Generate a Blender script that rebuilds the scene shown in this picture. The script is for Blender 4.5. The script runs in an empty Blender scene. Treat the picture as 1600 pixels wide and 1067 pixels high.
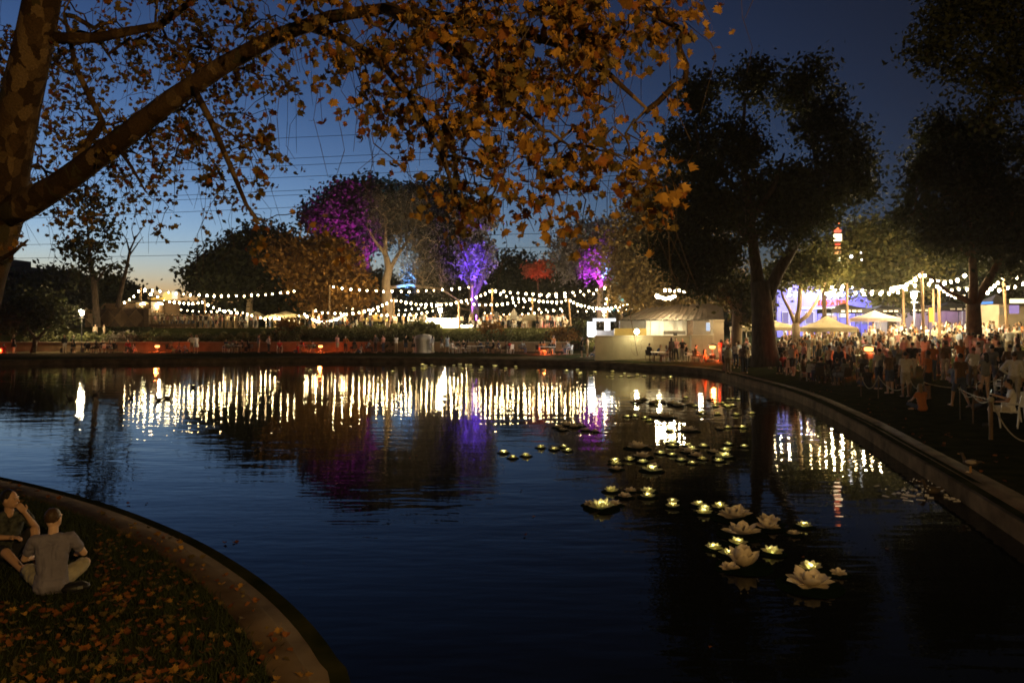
import bpy, bmesh, math, random
import numpy as np
from mathutils import Vector, Matrix, Quaternion, geometry
S = bpy.context.scene
COL = S.collection
PI = math.pi
# ------------------------------------------------------------------ camera, sky, exposure
F, HX, HY, CZ = 1155.0, 800.0, 505.0, 3.4          # focal length in photo pixels, horizon, eye height above the water
cam = bpy.data.cameras.new('camera'); camo = bpy.data.objects.new('camera', cam); COL.objects.link(camo)
cam.lens = 26.0; cam.sensor_width = 36.0; cam.shift_y = -0.0178; cam.clip_end = 6000; cam.clip_start = 0.05
camo.location = (0, 0, CZ); camo.rotation_euler = (PI/2, 0, 0); S.camera = camo
EXPO = 7.35
K = 2.0 ** EXPO
world = bpy.data.worlds.new('World'); S.world = world; world.use_nodes = True
_n = world.node_tree.nodes; _l = world.node_tree.links
sk = _n.new('ShaderNodeTexSky'); sk.sky_type = 'NISHITA'; sk.sun_disc = False
sk.sun_elevation = math.radians(-6.35); sk.sun_rotation = math.radians(-41); sk.ozone_density = 1.85
_l.new(sk.outputs[0], _n['Background'].inputs[0]); _n['Background'].inputs[1].default_value = 0.15
vs = S.view_settings; vs.view_transform = 'Standard'; vs.look = 'None'; vs.gamma = 1.0; vs.use_curve_mapping = False
vs.exposure = EXPO                                   # dusk: the sun is below the horizon, the picture is exposed for the lamps
S.render.engine = 'CYCLES'
cy = S.cycles
cy.use_denoising = True
try: cy.denoiser = 'OPENIMAGEDENOISE'; cy.denoising_input_passes = 'RGB_ALBEDO_NORMAL'; cy.denoising_prefilter = 'ACCURATE'
except Exception: pass
cy.max_bounces = 5; cy.diffuse_bounces = 2; cy.glossy_bounces = 3; cy.transmission_bounces = 2; cy.transparent_max_bounces = 4
cy.caustics_reflective = False; cy.caustics_refractive = False
cy.light_sampling_threshold = 0.0
cy.sample_clamp_indirect = 6.0 / K
cy.filter_width = 1.7
# ------------------------------------------------------------------ helpers
RND = random.Random(11)
NPR = np.random.default_rng(5)
def P(px, py, d): return Vector(((px-HX)/F*d, d, CZ-(py-HY)/F*d))
def W(px, py, z):
    d = (CZ-z)*F/(py-HY); return Vector(((px-HX)/F*d, d, z))
def pix(v): return (HX+F*v[0]/v[1], HY-F*(v[2]-CZ)/v[1])
def sst(a, b, x):
    t = min(1.0, max(0.0, (x-a)/(b-a))); return t*t*(3-2*t)

class MB:
    """collects shapes into one mesh"""
    def __init__(s): s.v = []; s.f = []; s.m = []
    def add(s, vs_, fs, mi=0):
        o = len(s.v); s.v.extend([tuple(q) for q in vs_]); s.f.extend([tuple(i+o for i in f) for f in fs]); s.m.extend([mi]*len(fs)); return s
    def box(s, c, size, rz=0.0, rot=None, mi=0):
        hx, hy, hz = size[0]/2, size[1]/2, size[2]/2
        M = rot if rot is not None else Matrix.Rotation(rz, 3, 'Z')
        c = Vector(c)
        vs_ = [c + M @ Vector((x*hx, y*hy, z*hz)) for x in (-1, 1) for y in (-1, 1) for z in (-1, 1)]
        return s.add(vs_, [(0,1,3,2),(4,6,7,5),(0,4,5,1),(2,3,7,6),(0,2,6,4),(1,5,7,3)], mi)
    def beam(s, a, b, w, h, mi=0):
        a = Vector(a); b = Vector(b); d = b-a; L = d.length; d.normalize()
        up = Vector((0,0,1)) if abs(d.z) < .9 else Vector((0,1,0))
        y = up.cross(d).normalized(); z = d.cross(y)
        return s.box((a+b)/2, (L, w, h), rot=Matrix((d, y, z)).transposed(), mi=mi)
    def tube(s, pts, radii, n=6, cap=True, mi=0):
        pts = [Vector(p) for p in pts]
        if not hasattr(radii, '__len__'): radii = [radii]*len(pts)
        t0 = (pts[1]-pts[0]).normalized()
        ref = Vector((0,0,1)) if abs(t0.z) < .9 else Vector((1,0,0))
        u = t0.cross(ref).normalized(); o = len(s.v); N = len(pts)
        for i, p in enumerate(pts):
            t = (pts[min(i+1, N-1)]-pts[max(i-1, 0)])
            t = t.normalized() if t.length > 1e-9 else t0
            u = (u - t*u.dot(t)); u = u.normalized() if u.length > 1e-6 else t.orthogonal().normalized()
            w = t.cross(u)
            for k in range(n):
                a = 2*PI*k/n; q = p + (u*math.cos(a)+w*math.sin(a))*radii[i]; s.v.append((q.x, q.y, q.z))
        for i in range(N-1):
            for k in range(n):
                a = o+i*n+k; b = o+i*n+(k+1) % n; s.f.append((a, b, b+n, a+n)); s.m.append(mi)
        if cap:
            s.f.append(tuple(o+k for k in range(n-1, -1, -1))); s.f.append(tuple(o+(N-1)*n+k for k in range(n))); s.m.extend([mi]*2)
        return s
    def cap(s, a, b, ra, rb, n=10, mi=0):
        a = Vector(a); b = Vector(b); d = (b-a)
        d = d.normalized() if d.length > 1e-6 else Vector((0,0,1))
        pts = []; rr = []
        for q in (0.02, .35, .75): pts.append(a-d*ra*math.cos(q*PI/2)); rr.append(max(.0008, ra*math.sin(q*PI/2)))
        pts += [a, b]; rr += [ra, rb]
        for q in (.75, .35, .02): pts.append(b+d*rb*math.cos(q*PI/2)); rr.append(max(.0008, rb*math.sin(q*PI/2)))
        return s.tube(pts, rr, n, True, mi)
    def ell(s, c, r, n=12, m=8, rot=None, mi=0):
        c = Vector(c); r = r if hasattr(r, '__len__') else (r, r, r)
        vs_ = []
        for i in range(m+1):
            th = PI*i/m
            if i in (0, m): vs_.append(Vector((0,0,r[2]*math.cos(th)))); continue
            for k in range(n): vs_.append(Vector((r[0]*math.sin(th)*math.cos(2*PI*k/n), r[1]*math.sin(th)*math.sin(2*PI*k/n), r[2]*math.cos(th))))
        if rot is not None: vs_ = [rot @ q for q in vs_]
        fs = []
        for k in range(n): fs.append((0, 1+k, 1+(k+1) % n))
        for i in range(m-2):
            for k in range(n):
                a = 1+i*n+k; b = 1+i*n+(k+1) % n; fs.append((a, a+n, b+n, b))
        L = len(vs_)-1; o = 1+(m-2)*n
        for k in range(n): fs.append((o+k, L, o+(k+1) % n))
        return s.add([c+q for q in vs_], fs, mi)
    def lathe(s, prof, n=16, c=(0,0,0), mi=0):
        o = len(s.v)
        for r, z in prof:
            for k in range(n): s.v.append((c[0]+r*math.cos(2*PI*k/n), c[1]+r*math.sin(2*PI*k/n), c[2]+z))
        for i in range(len(prof)-1):
            for k in range(n):
                a = o+i*n+k; b = o+i*n+(k+1) % n; s.f.append((a, b, b+n, a+n)); s.m.append(mi)
        return s
    def mesh(s, name, mats, smooth=False):
        me = bpy.data.meshes.new(name); me.from_pydata(s.v, [], s.f)
        for m_ in (mats if isinstance(mats, (list, tuple)) else [mats]): me.materials.append(m_)
        if any(s.m): me.polygons.foreach_set('material_index', s.m)
        if smooth: me.polygons.foreach_set('use_smooth', [True]*len(s.f))
        me.update(); return me
    def build(s, name, mats, parent=None, smooth=False, world=True):
        """vertices in world coordinates (unless world=False); parented under a thing whose Empty is unrotated"""
        if parent is not None and world:
            l = wloc(parent); s.v = [(x-l.x, y-l.y, z-l.z) for x, y, z in s.v]
        return link(name, s.mesh(name, mats, smooth), parent)
def wloc(o):
    l = Vector((0,0,0))
    while o is not None: l += o.location; o = o.parent
    return l
def link(name, data, parent=None):
    o = bpy.data.objects.new(name, data); COL.objects.link(o)
    if parent is not None: o.parent = parent
    return o
def tag(o, label=None, cat=None, group=None, kind=None):
    for k, v in (('label', label), ('category', cat), ('group', group), ('kind', kind)):
        if v: o[k] = v
    return o
def thing(name, label, cat, loc=(0,0,0), rz=0.0, group=None):
    o = bpy.data.objects.new(name, None); COL.objects.link(o); o.location = loc; o.rotation_euler = (0,0,rz); o.empty_display_size = .2
    return tag(o, label, cat, group)
def npmesh(name, V, Fq, mats, smooth=False):
    """V (n,3), Fq (m,k) arrays -> mesh"""
    me = bpy.data.meshes.new(name); V = np.ascontiguousarray(V, dtype=np.float32); Fq = np.ascontiguousarray(Fq, dtype=np.int32)
    me.vertices.add(len(V)); me.vertices.foreach_set('co', V.ravel())
    me.loops.add(Fq.size); me.loops.foreach_set('vertex_index', Fq.ravel())
    me.polygons.add(len(Fq)); me.polygons.foreach_set('loop_start', np.arange(0, Fq.size, Fq.shape[1], dtype=np.int32))
    me.polygons.foreach_set('loop_total', np.full(len(Fq), Fq.shape[1], dtype=np.int32))
    if smooth: me.polygons.foreach_set('use_smooth', np.ones(len(Fq), dtype=bool))
    me.update(calc_edges=True); me.validate()
    for m_ in (mats if isinstance(mats, (list, tuple)) else [mats]): me.materials.append(m_)
    return me
# ------------------------------------------------------------------ materials
MATS = {}
def mat(name, col, rough=.8, var=.25, scale=6.0, bump=0.0, spec=.3, metal=0.0, trans=0.0, island=0.0, col2=None, stretch=None):
    """procedural: noise mottling between darker and lighter (or two) colours, optional bump, optional per-leaf random colour, optional translucency"""
    if name in MATS: return MATS[name]
    m = bpy.data.materials.new(name); m.use_nodes = True; nt = m.node_tree; N = nt.nodes; L = nt.links
    b = N['Principled BSDF']; b.inputs['Roughness'].default_value = rough; b.inputs['Specular IOR Level'].default_value = spec; b.inputs['Metallic'].default_value = metal
    tc = N.new('ShaderNodeTexCoord'); src = tc.outputs['Object']
    if stretch:
        mp = N.new('ShaderNodeMapping'); mp.inputs['Scale'].default_value = stretch; L.new(src, mp.inputs[0]); src = mp.outputs[0]
    nz = N.new('ShaderNodeTexNoise'); nz.inputs['Scale'].default_value = scale; nz.inputs['Detail'].default_value = 5; L.new(src, nz.inputs['Vector'])
    rp = N.new('ShaderNodeValToRGB'); rp.color_ramp.elements[0].position = .3; rp.color_ramp.elements[1].position = .7
    c1 = col2 if col2 else tuple(min(1, c*(1+var)) for c in col); c0 = col if col2 else tuple(c*(1-var) for c in col)
    rp.color_ramp.elements[0].color = (*c0, 1); rp.color_ramp.elements[1].color = (*c1, 1)
    fac = nz.outputs[0]
    if island:
        ge = N.new('ShaderNodeNewGeometry'); oi = N.new('ShaderNodeObjectInfo')
        ad = N.new('ShaderNodeMath'); ad.operation = 'ADD'; L.new(ge.outputs['Random Per Island'], ad.inputs[0]); L.new(oi.outputs['Random'], ad.inputs[1])
        fr = N.new('ShaderNodeMath'); fr.operation = 'FRACT'; L.new(ad.outputs[0], fr.inputs[0])
        mx = N.new('ShaderNodeMix'); mx.inputs[0].default_value = island; L.new(nz.outputs[0], mx.inputs[2]); L.new(fr.outputs[0], mx.inputs[3]); fac = mx.outputs[0]
        rp.color_ramp.elements[0].position = .12; rp.color_ramp.elements[1].position = .88
    L.new(fac, rp.inputs[0]); L.new(rp.outputs[0], b.inputs['Base Color'])
    if bump:
        bp = N.new('ShaderNodeBump'); bp.inputs['Strength'].default_value = .6; bp.inputs['Distance'].default_value = bump; L.new(nz.outputs[0], bp.inputs['Height']); L.new(bp.outputs[0], b.inputs['Normal'])
    if trans:
        tr = N.new('ShaderNodeBsdfTranslucent'); L.new(rp.outputs[0], tr.inputs[0]); ms = N.new('ShaderNodeMixShader'); ms.inputs[0].default_value = trans
        L.new(b.outputs[0], ms.inputs[1]); L.new(tr.outputs[0], ms.inputs[2]); L.new(ms.outputs[0], N['Material Output'].inputs[0])
    MATS[name] = m; return m
def emat(name, col, s):
    """a glowing surface; s is its brightness in the exposed picture (1 = white)"""
    if name in MATS: return MATS[name]
    m = bpy.data.materials.new(name); m.use_nodes = True; N = m.node_tree.nodes; N.remove(N['Principled BSDF'])
    e = N.new('ShaderNodeEmission'); e.inputs[0].default_value = (*col, 1); e.inputs[1].default_value = s/K
    m.node_tree.links.new(e.outputs[0], N['Material Output'].inputs[0]); MATS[name] = m; return m
def point(name, loc, power, col, rad=.1, parent=None):
    l = bpy.data.lights.new(name, 'POINT'); l.energy = power/K; l.color = col; l.shadow_soft_size = rad
    o = link(name, l, parent); o.location = Vector(loc)-(wloc(parent) if parent else Vector((0,0,0))); return o
def spot(name, loc, target, power, col, deg=50, blend=.5, rad=.15, parent=None):
    l = bpy.data.lights.new(name, 'SPOT'); l.energy = power/K; l.color = col; l.spot_size = math.radians(deg); l.spot_blend = blend; l.shadow_soft_size = rad
    o = link(name, l, parent); o.location = Vector(loc)-(wloc(parent) if parent else Vector((0,0,0)))
    o.rotation_euler = (Vector(target)-Vector(loc)).to_track_quat('-Z', 'Y').to_euler(); return o
WARM = (1.0, .72, .36)
m_bulb = emat('bulb_glow', (1.0, .72, .33), 140); m_bulb_dim = emat('bulb_glow_dim', (1.0, .66, .28), 30); m_bulb_big = emat('bulb_glow_bright', (1.0, .74, .36), 1000)
m_lamp = emat('lamp_glow', (1.0, .84, .55), 120)
m_black = mat('black_metal', (.02, .02, .022), .5)
m_wire = mat('black_cable', (.012, .012, .012), .6)
m_wood = mat('timber', (.17, .11, .06), .75, .35, 5, .004, stretch=(4, 4, .6))
m_wood_dark = mat('dark_timber', (.11, .07, .04), .8, .4, 6, .004)
m_white = mat('white_paint', (.72, .70, .66), .5, .08, 3)
m_plastic = mat('white_plastic', (.66, .66, .62), .4, .08, 4)
m_bark = mat('brown_bark', (.07, .05, .035), .95, .5, 7, .03, stretch=(1, 1, .35))
m_bark_plane = mat('mottled_plane_bark', (.05, .028, .014), .9, .3, 3.2, .012, col2=(.14, .085, .042), stretch=(1.4, 1.4, .8))
def flaky_bark():
    m = bpy.data.materials.new('flaking_plane_bark'); m.use_nodes = True; N = m.node_tree.nodes; L = m.node_tree.links; b = N['Principled BSDF']; b.inputs['Roughness'].default_value = .9; b.inputs['Specular IOR Level'].default_value = .1
    tc = N.new('ShaderNodeTexCoord'); mp = N.new('ShaderNodeMapping'); mp.inputs['Scale'].default_value = (1, 1, .55); L.new(tc.outputs['Object'], mp.inputs[0])
    nz = N.new('ShaderNodeTexNoise'); nz.inputs['Scale'].default_value = 7; nz.inputs['Detail'].default_value = 4; L.new(mp.outputs[0], nz.inputs['Vector'])
    mx = N.new('ShaderNodeMix'); mx.data_type = 'VECTOR'; mx.inputs[0].default_value = .16; L.new(mp.outputs[0], mx.inputs[4]); L.new(nz.outputs[1], mx.inputs[5])
    vo = N.new('ShaderNodeTexVoronoi'); vo.inputs['Scale'].default_value = 8.5; L.new(mx.outputs[1], vo.inputs['Vector'])
    rp = N.new('ShaderNodeValToRGB'); rp.color_ramp.interpolation = 'CONSTANT'; e = rp.color_ramp.elements; e[0].color = (.07,.042,.021,1); e[1].position = .38; e[1].color = (.12,.072,.036,1)
    for p_, c in ((.60,(.17,.11,.055,1)),(.78,(.27,.18,.095,1)),(.92,(.10,.08,.04,1))): q = e.new(p_); q.color = c
    sp = N.new('ShaderNodeSeparateColor'); L.new(vo.outputs['Color'], sp.inputs[0]); L.new(sp.outputs[0], rp.inputs[0])
    fine = N.new('ShaderNodeTexNoise'); fine.inputs['Scale'].default_value = 40; fine.inputs['Detail'].default_value = 6; L.new(tc.outputs['Object'], fine.inputs['Vector'])
    ml = N.new('ShaderNodeMix'); ml.data_type = 'RGBA'; ml.blend_type = 'MULTIPLY'; ml.inputs[0].default_value = .8; L.new(rp.outputs[0], ml.inputs[6]); L.new(fine.outputs[0], ml.inputs[7]); L.new(ml.outputs[2], b.inputs['Base Color'])
    ad = N.new('ShaderNodeMath'); ad.operation = 'ADD'; L.new(sp.outputs[0], ad.inputs[0]); L.new(fine.outputs[0], ad.inputs[1])
    bp = N.new('ShaderNodeBump'); bp.inputs['Strength'].default_value = .9; bp.inputs['Distance'].default_value = .02; L.new(ad.outputs[0], bp.inputs['Height']); L.new(bp.outputs[0], b.inputs['Normal']); return m
m_bark_flaky = flaky_bark()
m_bark_pale = mat('pale_smooth_bark', (.33, .25, .17), .85, .3, 3, .02, stretch=(1, 1, .4))
# ------------------------------------------------------------------ pond outline and ground shape
KZ = .40
def crom(p, n):
    out = []; N = len(p)
    for i in range(N):
        a, b, c, d = p[i-1], p[i], p[(i+1) % N], p[(i+2) % N]
        m = max(2, min(n, int((c-b).length/.45)+1))
        for k in range(m):
            t = k/m
            out.append(.5*((2*b)+(c-a)*t+(2*a-5*b+4*c-d)*t*t+(3*b-a-3*c+d)*t**3))
    return out
_near = [(0,742),(100,765),(200,795),(300,836),(380,881),(440,925),(490,973),(527,1022),(550,1067)]
_right = [(1600,810),(1500,750),(1400,692),(1330,652),(1250,615),(1180,594),(1100,576),(1000,569),(900,564),(700,560),(500,559),(300,560),(0,563)]
_pts = [W(a, b, KZ).to_2d() for a, b in _near] + [Vector(q) for q in ((-.95,4.2),(-.2,1.4),(1.2,-.9),(3.4,-1.2),(5.2,1.2),(6.4,5.0),(7.2,8.6))] + \
       [W(a, b, KZ).to_2d() for a, b in _right] + [Vector(q) for q in ((-52,53),(-66,44),(-60,32),(-42,26.5),(-28,22.5),(-19,19),(-13.3,16.4))]
OUT = crom(_pts, 26)
OA = np.array([(q.x, q.y) for q in OUT])
_area = .5*np.sum(OA[:,0]*np.roll(OA[:,1],-1)-np.roll(OA[:,0],-1)*OA[:,1])
if _area < 0: OA = OA[::-1].copy()
def kdist(x, y):
    """distance from the pond edge, negative inside"""
    p = np.array((x, y)); a = OA; b = np.roll(OA, -1, axis=0); ab = b-a
    t = np.clip(((p-a)*ab).sum(1)/(ab*ab).sum(1), 0, 1); q = a+ab*t[:,None]
    d = math.sqrt(((p-q)**2).sum(1).min())
    c = (a[:,1] > y) != (b[:,1] > y)
    xs = (b[c,0]-a[c,0])*(y-a[c,1])/(b[c,1]-a[c,1])+a[c,0]
    return -d if (xs > x).sum() % 2 else d
def hgt(x, y):
    dk = max(0.0, kdist(x, y)); wr = sst(4, 16, x)
    h = KZ-.03 + wr*(1.45*min(1, dk/27)**.9 + 1.0*sst(27, 80, dk)) + (1-wr)*.12*sst(.5, 6, dk)
    if y > 180: h += 1.5*sst(180, 430, y)
    return h
def G(px, py, d0=8.0, d1=140.0):
    """point of the ground seen at this photo pixel"""
    d = d0
    while d < d1:
        q = P(px, py, d)
        if q.z <= hgt(q.x, q.y) and kdist(q.x, q.y) > .2: return Vector((q.x, q.y, hgt(q.x, q.y)))
        d += .15
    q = P(px, py, d1); return Vector((q.x, q.y, hgt(q.x, q.y)))
def on_ground(px, d):
    x = (px-HX)/F*d; return Vector((x, d, hgt(x, d)))
m_grass = mat('lawn_earth', (.010, .014, .005), .95, .5, 2.2, .03, spec=0.0, col2=(.035, .034, .012))
m_stone = mat('kerb_concrete', (.06, .038, .018), .9, .35, 1.7, .02, spec=.03, col2=(.17, .115, .06))
m_path = mat('path_paving', (.07, .055, .032), .9, .3, 1.5, .004, spec=0.0)
def build_ground():
    pts = [Vector((a, b)) for a, b in OA]; n = len(pts); edges = [(i, (i+1) % n) for i in range(n)]
    xs = []
    for x in np.arange(-90, 91, 3.0):
        for y in np.arange(-20, 131, 3.0): xs.append((x+RND.uniform(-.4,.4), y+RND.uniform(-.4,.4)))
    for x in np.arange(-12, 0, .7):
        for y in np.arange(4, 16, .7): xs.append((x+RND.uniform(-.2,.2), y+RND.uniform(-.2,.2)))
    for x in list(range(-420, 421, 70)):
        for y in list(range(-120, 431, 55)):
            if abs(x) > 110 or y > 150 or y < -40: xs.append((x, y))
    for q in xs:
        if kdist(*q) > .35: pts.append(Vector(q))
    vo, eo, fo, *_ = geometry.delaunay_2d_cdt(pts, edges, [], 0, 1e-5)
    fs = [tuple(f) for f in fo if kdist(sum(vo[i].x for i in f)/3, sum(vo[i].y for i in f)/3) > 0]
    me = bpy.data.meshes.new('ground'); me.from_pydata([(q.x, q.y, hgt(q.x, q.y)) for q in vo], [], fs); me.materials.append(m_grass)
    me.polygons.foreach_set('use_smooth', [True]*len(fs)); me.update()
    for p_ in me.polygons:
        if p_.normal.z < 0: p_.flip()
    tag(link('ground', me), kind='structure')
build_ground()
def ring_band(name, prof, m, smooth=True):
    """sweeps a profile of (offset outward, z) round the pond outline"""
    nx = np.roll(OA, -1, axis=0)-np.roll(OA, 1, axis=0); nx /= np.linalg.norm(nx, axis=1)[:,None]
    nrm = np.stack((nx[:,1], -nx[:,0]), 1); n = len(OA); k = len(prof)
    V = np.concatenate([np.concatenate((OA+nrm*o, np.full((n,1), z)), 1) for o, z in prof])
    fs = []
    for j in range(k-1):
        a = np.arange(n)+j*n; b = (np.arange(n)+1) % n+j*n
        fs.append(np.stack((a, b, b+n, a+n), 1))
    return tag(link(name, npmesh(name, V, np.concatenate(fs), m, smooth)), kind='structure')
ring_band('pond_kerb', [(0,-.6),(0,KZ-.10),(.015,KZ-.085),(.16,KZ-.08),(.165,KZ-.03),(.175,KZ-.02),(.32,KZ-.015),(.325,KZ+.01),(.34,KZ+.02),(.60,KZ+.02),(.62,KZ+.01),(.625,KZ-.2)], m_stone, False)
def water():
    m = bpy.data.materials.new('dark_pond_water'); m.use_nodes = True; N = m.node_tree.nodes; L = m.node_tree.links; b = N['Principled BSDF']
    b.inputs['Base Color'].default_value = (.0025, .0035, .004, 1); b.inputs['Roughness'].default_value = .02; b.inputs['IOR'].default_value = 1.20
    tc = N.new('ShaderNodeTexCoord'); mp = N.new('ShaderNodeMapping'); mp.inputs['Scale'].default_value = (.34, 1.0, 1); mp.inputs['Rotation'].default_value = (0, 0, .12); L.new(tc.outputs['Object'], mp.inputs[0])
    def nz(sc, det, w):
        t = N.new('ShaderNodeTexNoise'); t.inputs['Scale'].default_value = sc; t.inputs['Detail'].default_value = det; L.new(mp.outputs[0], t.inputs['Vector'])
        q = N.new('ShaderNodeMath'); q.operation = 'MULTIPLY'; q.inputs[1].default_value = w; L.new(t.outputs[0], q.inputs[0]); return q.outputs[0]
    a = nz(WS1, 1.5, 1.0); c = nz(WS2, 1.0, .30); s_ = N.new('ShaderNodeMath'); L.new(a, s_.inputs[0]); L.new(c, s_.inputs[1])
    # calm and ruffled patches
    pt = N.new('ShaderNodeTexNoise'); pt.inputs['Scale'].default_value = .12; L.new(tc.outputs['Object'], pt.inputs['Vector'])
    mr = N.new('ShaderNodeMapRange'); mr.inputs[1].default_value = .35; mr.inputs[2].default_value = .65; mr.inputs[3].default_value = .35; mr.inputs[4].default_value = 1.0; L.new(pt.outputs[0], mr.inputs[0])
    bp = N.new('ShaderNodeBump'); bp.inputs['Distance'].default_value = WAMP; L.new(mr.outputs[0], bp.inputs['Strength']); L.new(s_.outputs[0], bp.inputs['Height']); L.new(bp.outputs[0], b.inputs['Normal'])
    lo = OA.min(0)-.05; hi = OA.max(0)+.05
    me = bpy.data.meshes.new('water'); me.from_pydata([(lo[0],lo[1],0),(hi[0],lo[1],0),(hi[0],hi[1],0),(lo[0],hi[1],0)], [], [(0,1,2,3)]); me.materials.append(m)
    tag(link('pond_water', me), kind='structure')
WS1, WS2, WAMP = 1.25, 5.0, .0155
water()
bed = MB(); lo = OA.min(0)-2; hi = OA.max(0)+2
bed.add([(lo[0],lo[1],-.9),(hi[0],lo[1],-.9),(hi[0],hi[1],-.9),(lo[0],hi[1],-.9)], [(0,1,2,3)])
tag(bed.build('pond_bed', mat('pond_mud', (.02,.016,.01), .9)), kind='structure')
# far bank: pale path, retaining wall, grass slope, terrace
ringp = MB()
_far = [(-75,64),(-45,64.2),(-25,65.2),(-5,64.6),(5.5,61.0),(10.6,56.6),(14.6,52.2)]
_pf = [(-75,75.6),(-45,75.6),(-25,75.6),(-3,75.6),(6.0,70),(12,64),(17.5,58.2)]
for i in range(len(_far)-1):
    q = [_far[i], _far[i+1], _pf[i+1], _pf[i]]
    ringp.add([(a, b, hgt(a, b)+.02) for a, b in q], [(0,1,2,3)])
tag(ringp.build('lakeside_path', m_path), kind='structure')
TZ = 2.8
def terrace_z(y): return 1.42 + (TZ-1.42)*sst(77, 87, y)
XR = 7.0
ter = MB(); ys = [76.45,78,80,82,84,86,88,95,110,130,170]; nx_ = 14
for i, y in enumerate(ys):
    for k in range(nx_+1): ter.v.append((-95+(XR+95)*k/nx_, y, terrace_z(y)+(RND.uniform(-.05,.05) if 0 < i < 6 else 0)))
for i in range(len(ys)-1):
    for k in range(nx_): a = i*(nx_+1)+k; ter.f.append((a, a+1, a+nx_+2, a+nx_+1)); ter.m.append(0)
o = len(ter.v)
for y in ys: ter.v += [(XR, y, terrace_z(y)-.001), (XR, y, -.2)]
for i in range(len(ys)-1): a = o+2*i; ter.f.append((a, a+1, a+3, a+2)); ter.m.append(0)
tag(ter.build('terrace_lawn', mat('terrace_grass', (.035,.045,.014), .95, .5, 1.2, .03, spec=0.0, col2=(.075,.075,.028)), smooth=True), kind='structure')
m_rwall = mat('brown_render_wall', (.20,.13,.075), .9, .3, 1.2, .004)
rw = thing('retaining_wall', 'long brown retaining wall behind the far lakeside path', 'wall', (-40,76.2,.4))
for x0 in range(-94, 6, 4):
    b = MB().box((x0+2-.006, 76.2, .9), (3.985, .4, 1.0)); b.build('wall_panel', m_rwall, rw)
    b = MB().box((x0+2-.006, 76.2, 1.45), (3.985, .52, .096)); b.build('coping_stone', mat('coping', (.24,.19,.13), .85), rw)
# ------------------------------------------------------------------ trees
def leafmat(name, c0, c1, trans=.25): return mat(name, c0, .75, scale=.35, island=.75, col2=c1, trans=trans, spec=.2)
LF_DARK = leafmat('dark_evergreen_leaf', (.018,.024,.010), (.05,.055,.022))
LF_OLIVE = leafmat('olive_leaf', (.025,.033,.012), (.075,.08,.03))
LF_AMBER = leafmat('amber_leaf', (.09,.045,.010), (.27,.14,.035))
LF_PLANE = leafmat('plane_leaf_green', (.035,.042,.012), (.11,.10,.03))
LF_PALE = leafmat('grey_green_leaf', (.10,.085,.065), (.22,.19,.15))
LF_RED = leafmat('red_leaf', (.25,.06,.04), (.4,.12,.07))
def quads(cs, size, droop=0.0, aspect=.55, rng=NPR):
    n = len(cs); u = rng.normal(size=(n,3)); u[:,2] -= droop; u /= np.linalg.norm(u,axis=1)[:,None]
    w = rng.normal(size=(n,3)); w -= u*(w*u).sum(1)[:,None]; w /= np.linalg.norm(w,axis=1)[:,None]
    s = size*rng.uniform(.6,1.3,size=(n,1)); nn = np.cross(u,w)
    V = np.stack((cs-u*s*.5, cs+w*s*aspect*.5+nn*s*.1, cs+u*s*.5, cs-w*s*aspect*.5+nn*s*.1), 1).reshape(-1,3)
    return V, np.arange(n*4).reshape(n,4)
def blob_points(blobs, d, n, rng, thick=.75, shell=.45):
    """points in ellipsoids given by photo pixels (x, y, rx, ry[, depth offset]) at distance d"""
    wts = np.array([b[2]*b[3] for b in blobs], float)**.8; wts /= wts.sum(); out = []
    for b, k in zip(blobs, (wts*n+.5).astype(int)):
        dd = d+(b[4] if len(b) > 4 else 0); c = P(b[0], b[1], dd); rx = b[2]*dd/F; ry = b[3]*dd/F; rd = thick*(rx+ry)/2
        q = rng.normal(size=(max(3,k),3)); q /= np.linalg.norm(q,axis=1)[:,None]; q *= (rng.uniform(size=(len(q),1))**shell)
        out.append(np.array(c)+q*np.array((rx, rd, ry)))
    return np.concatenate(out)
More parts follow.
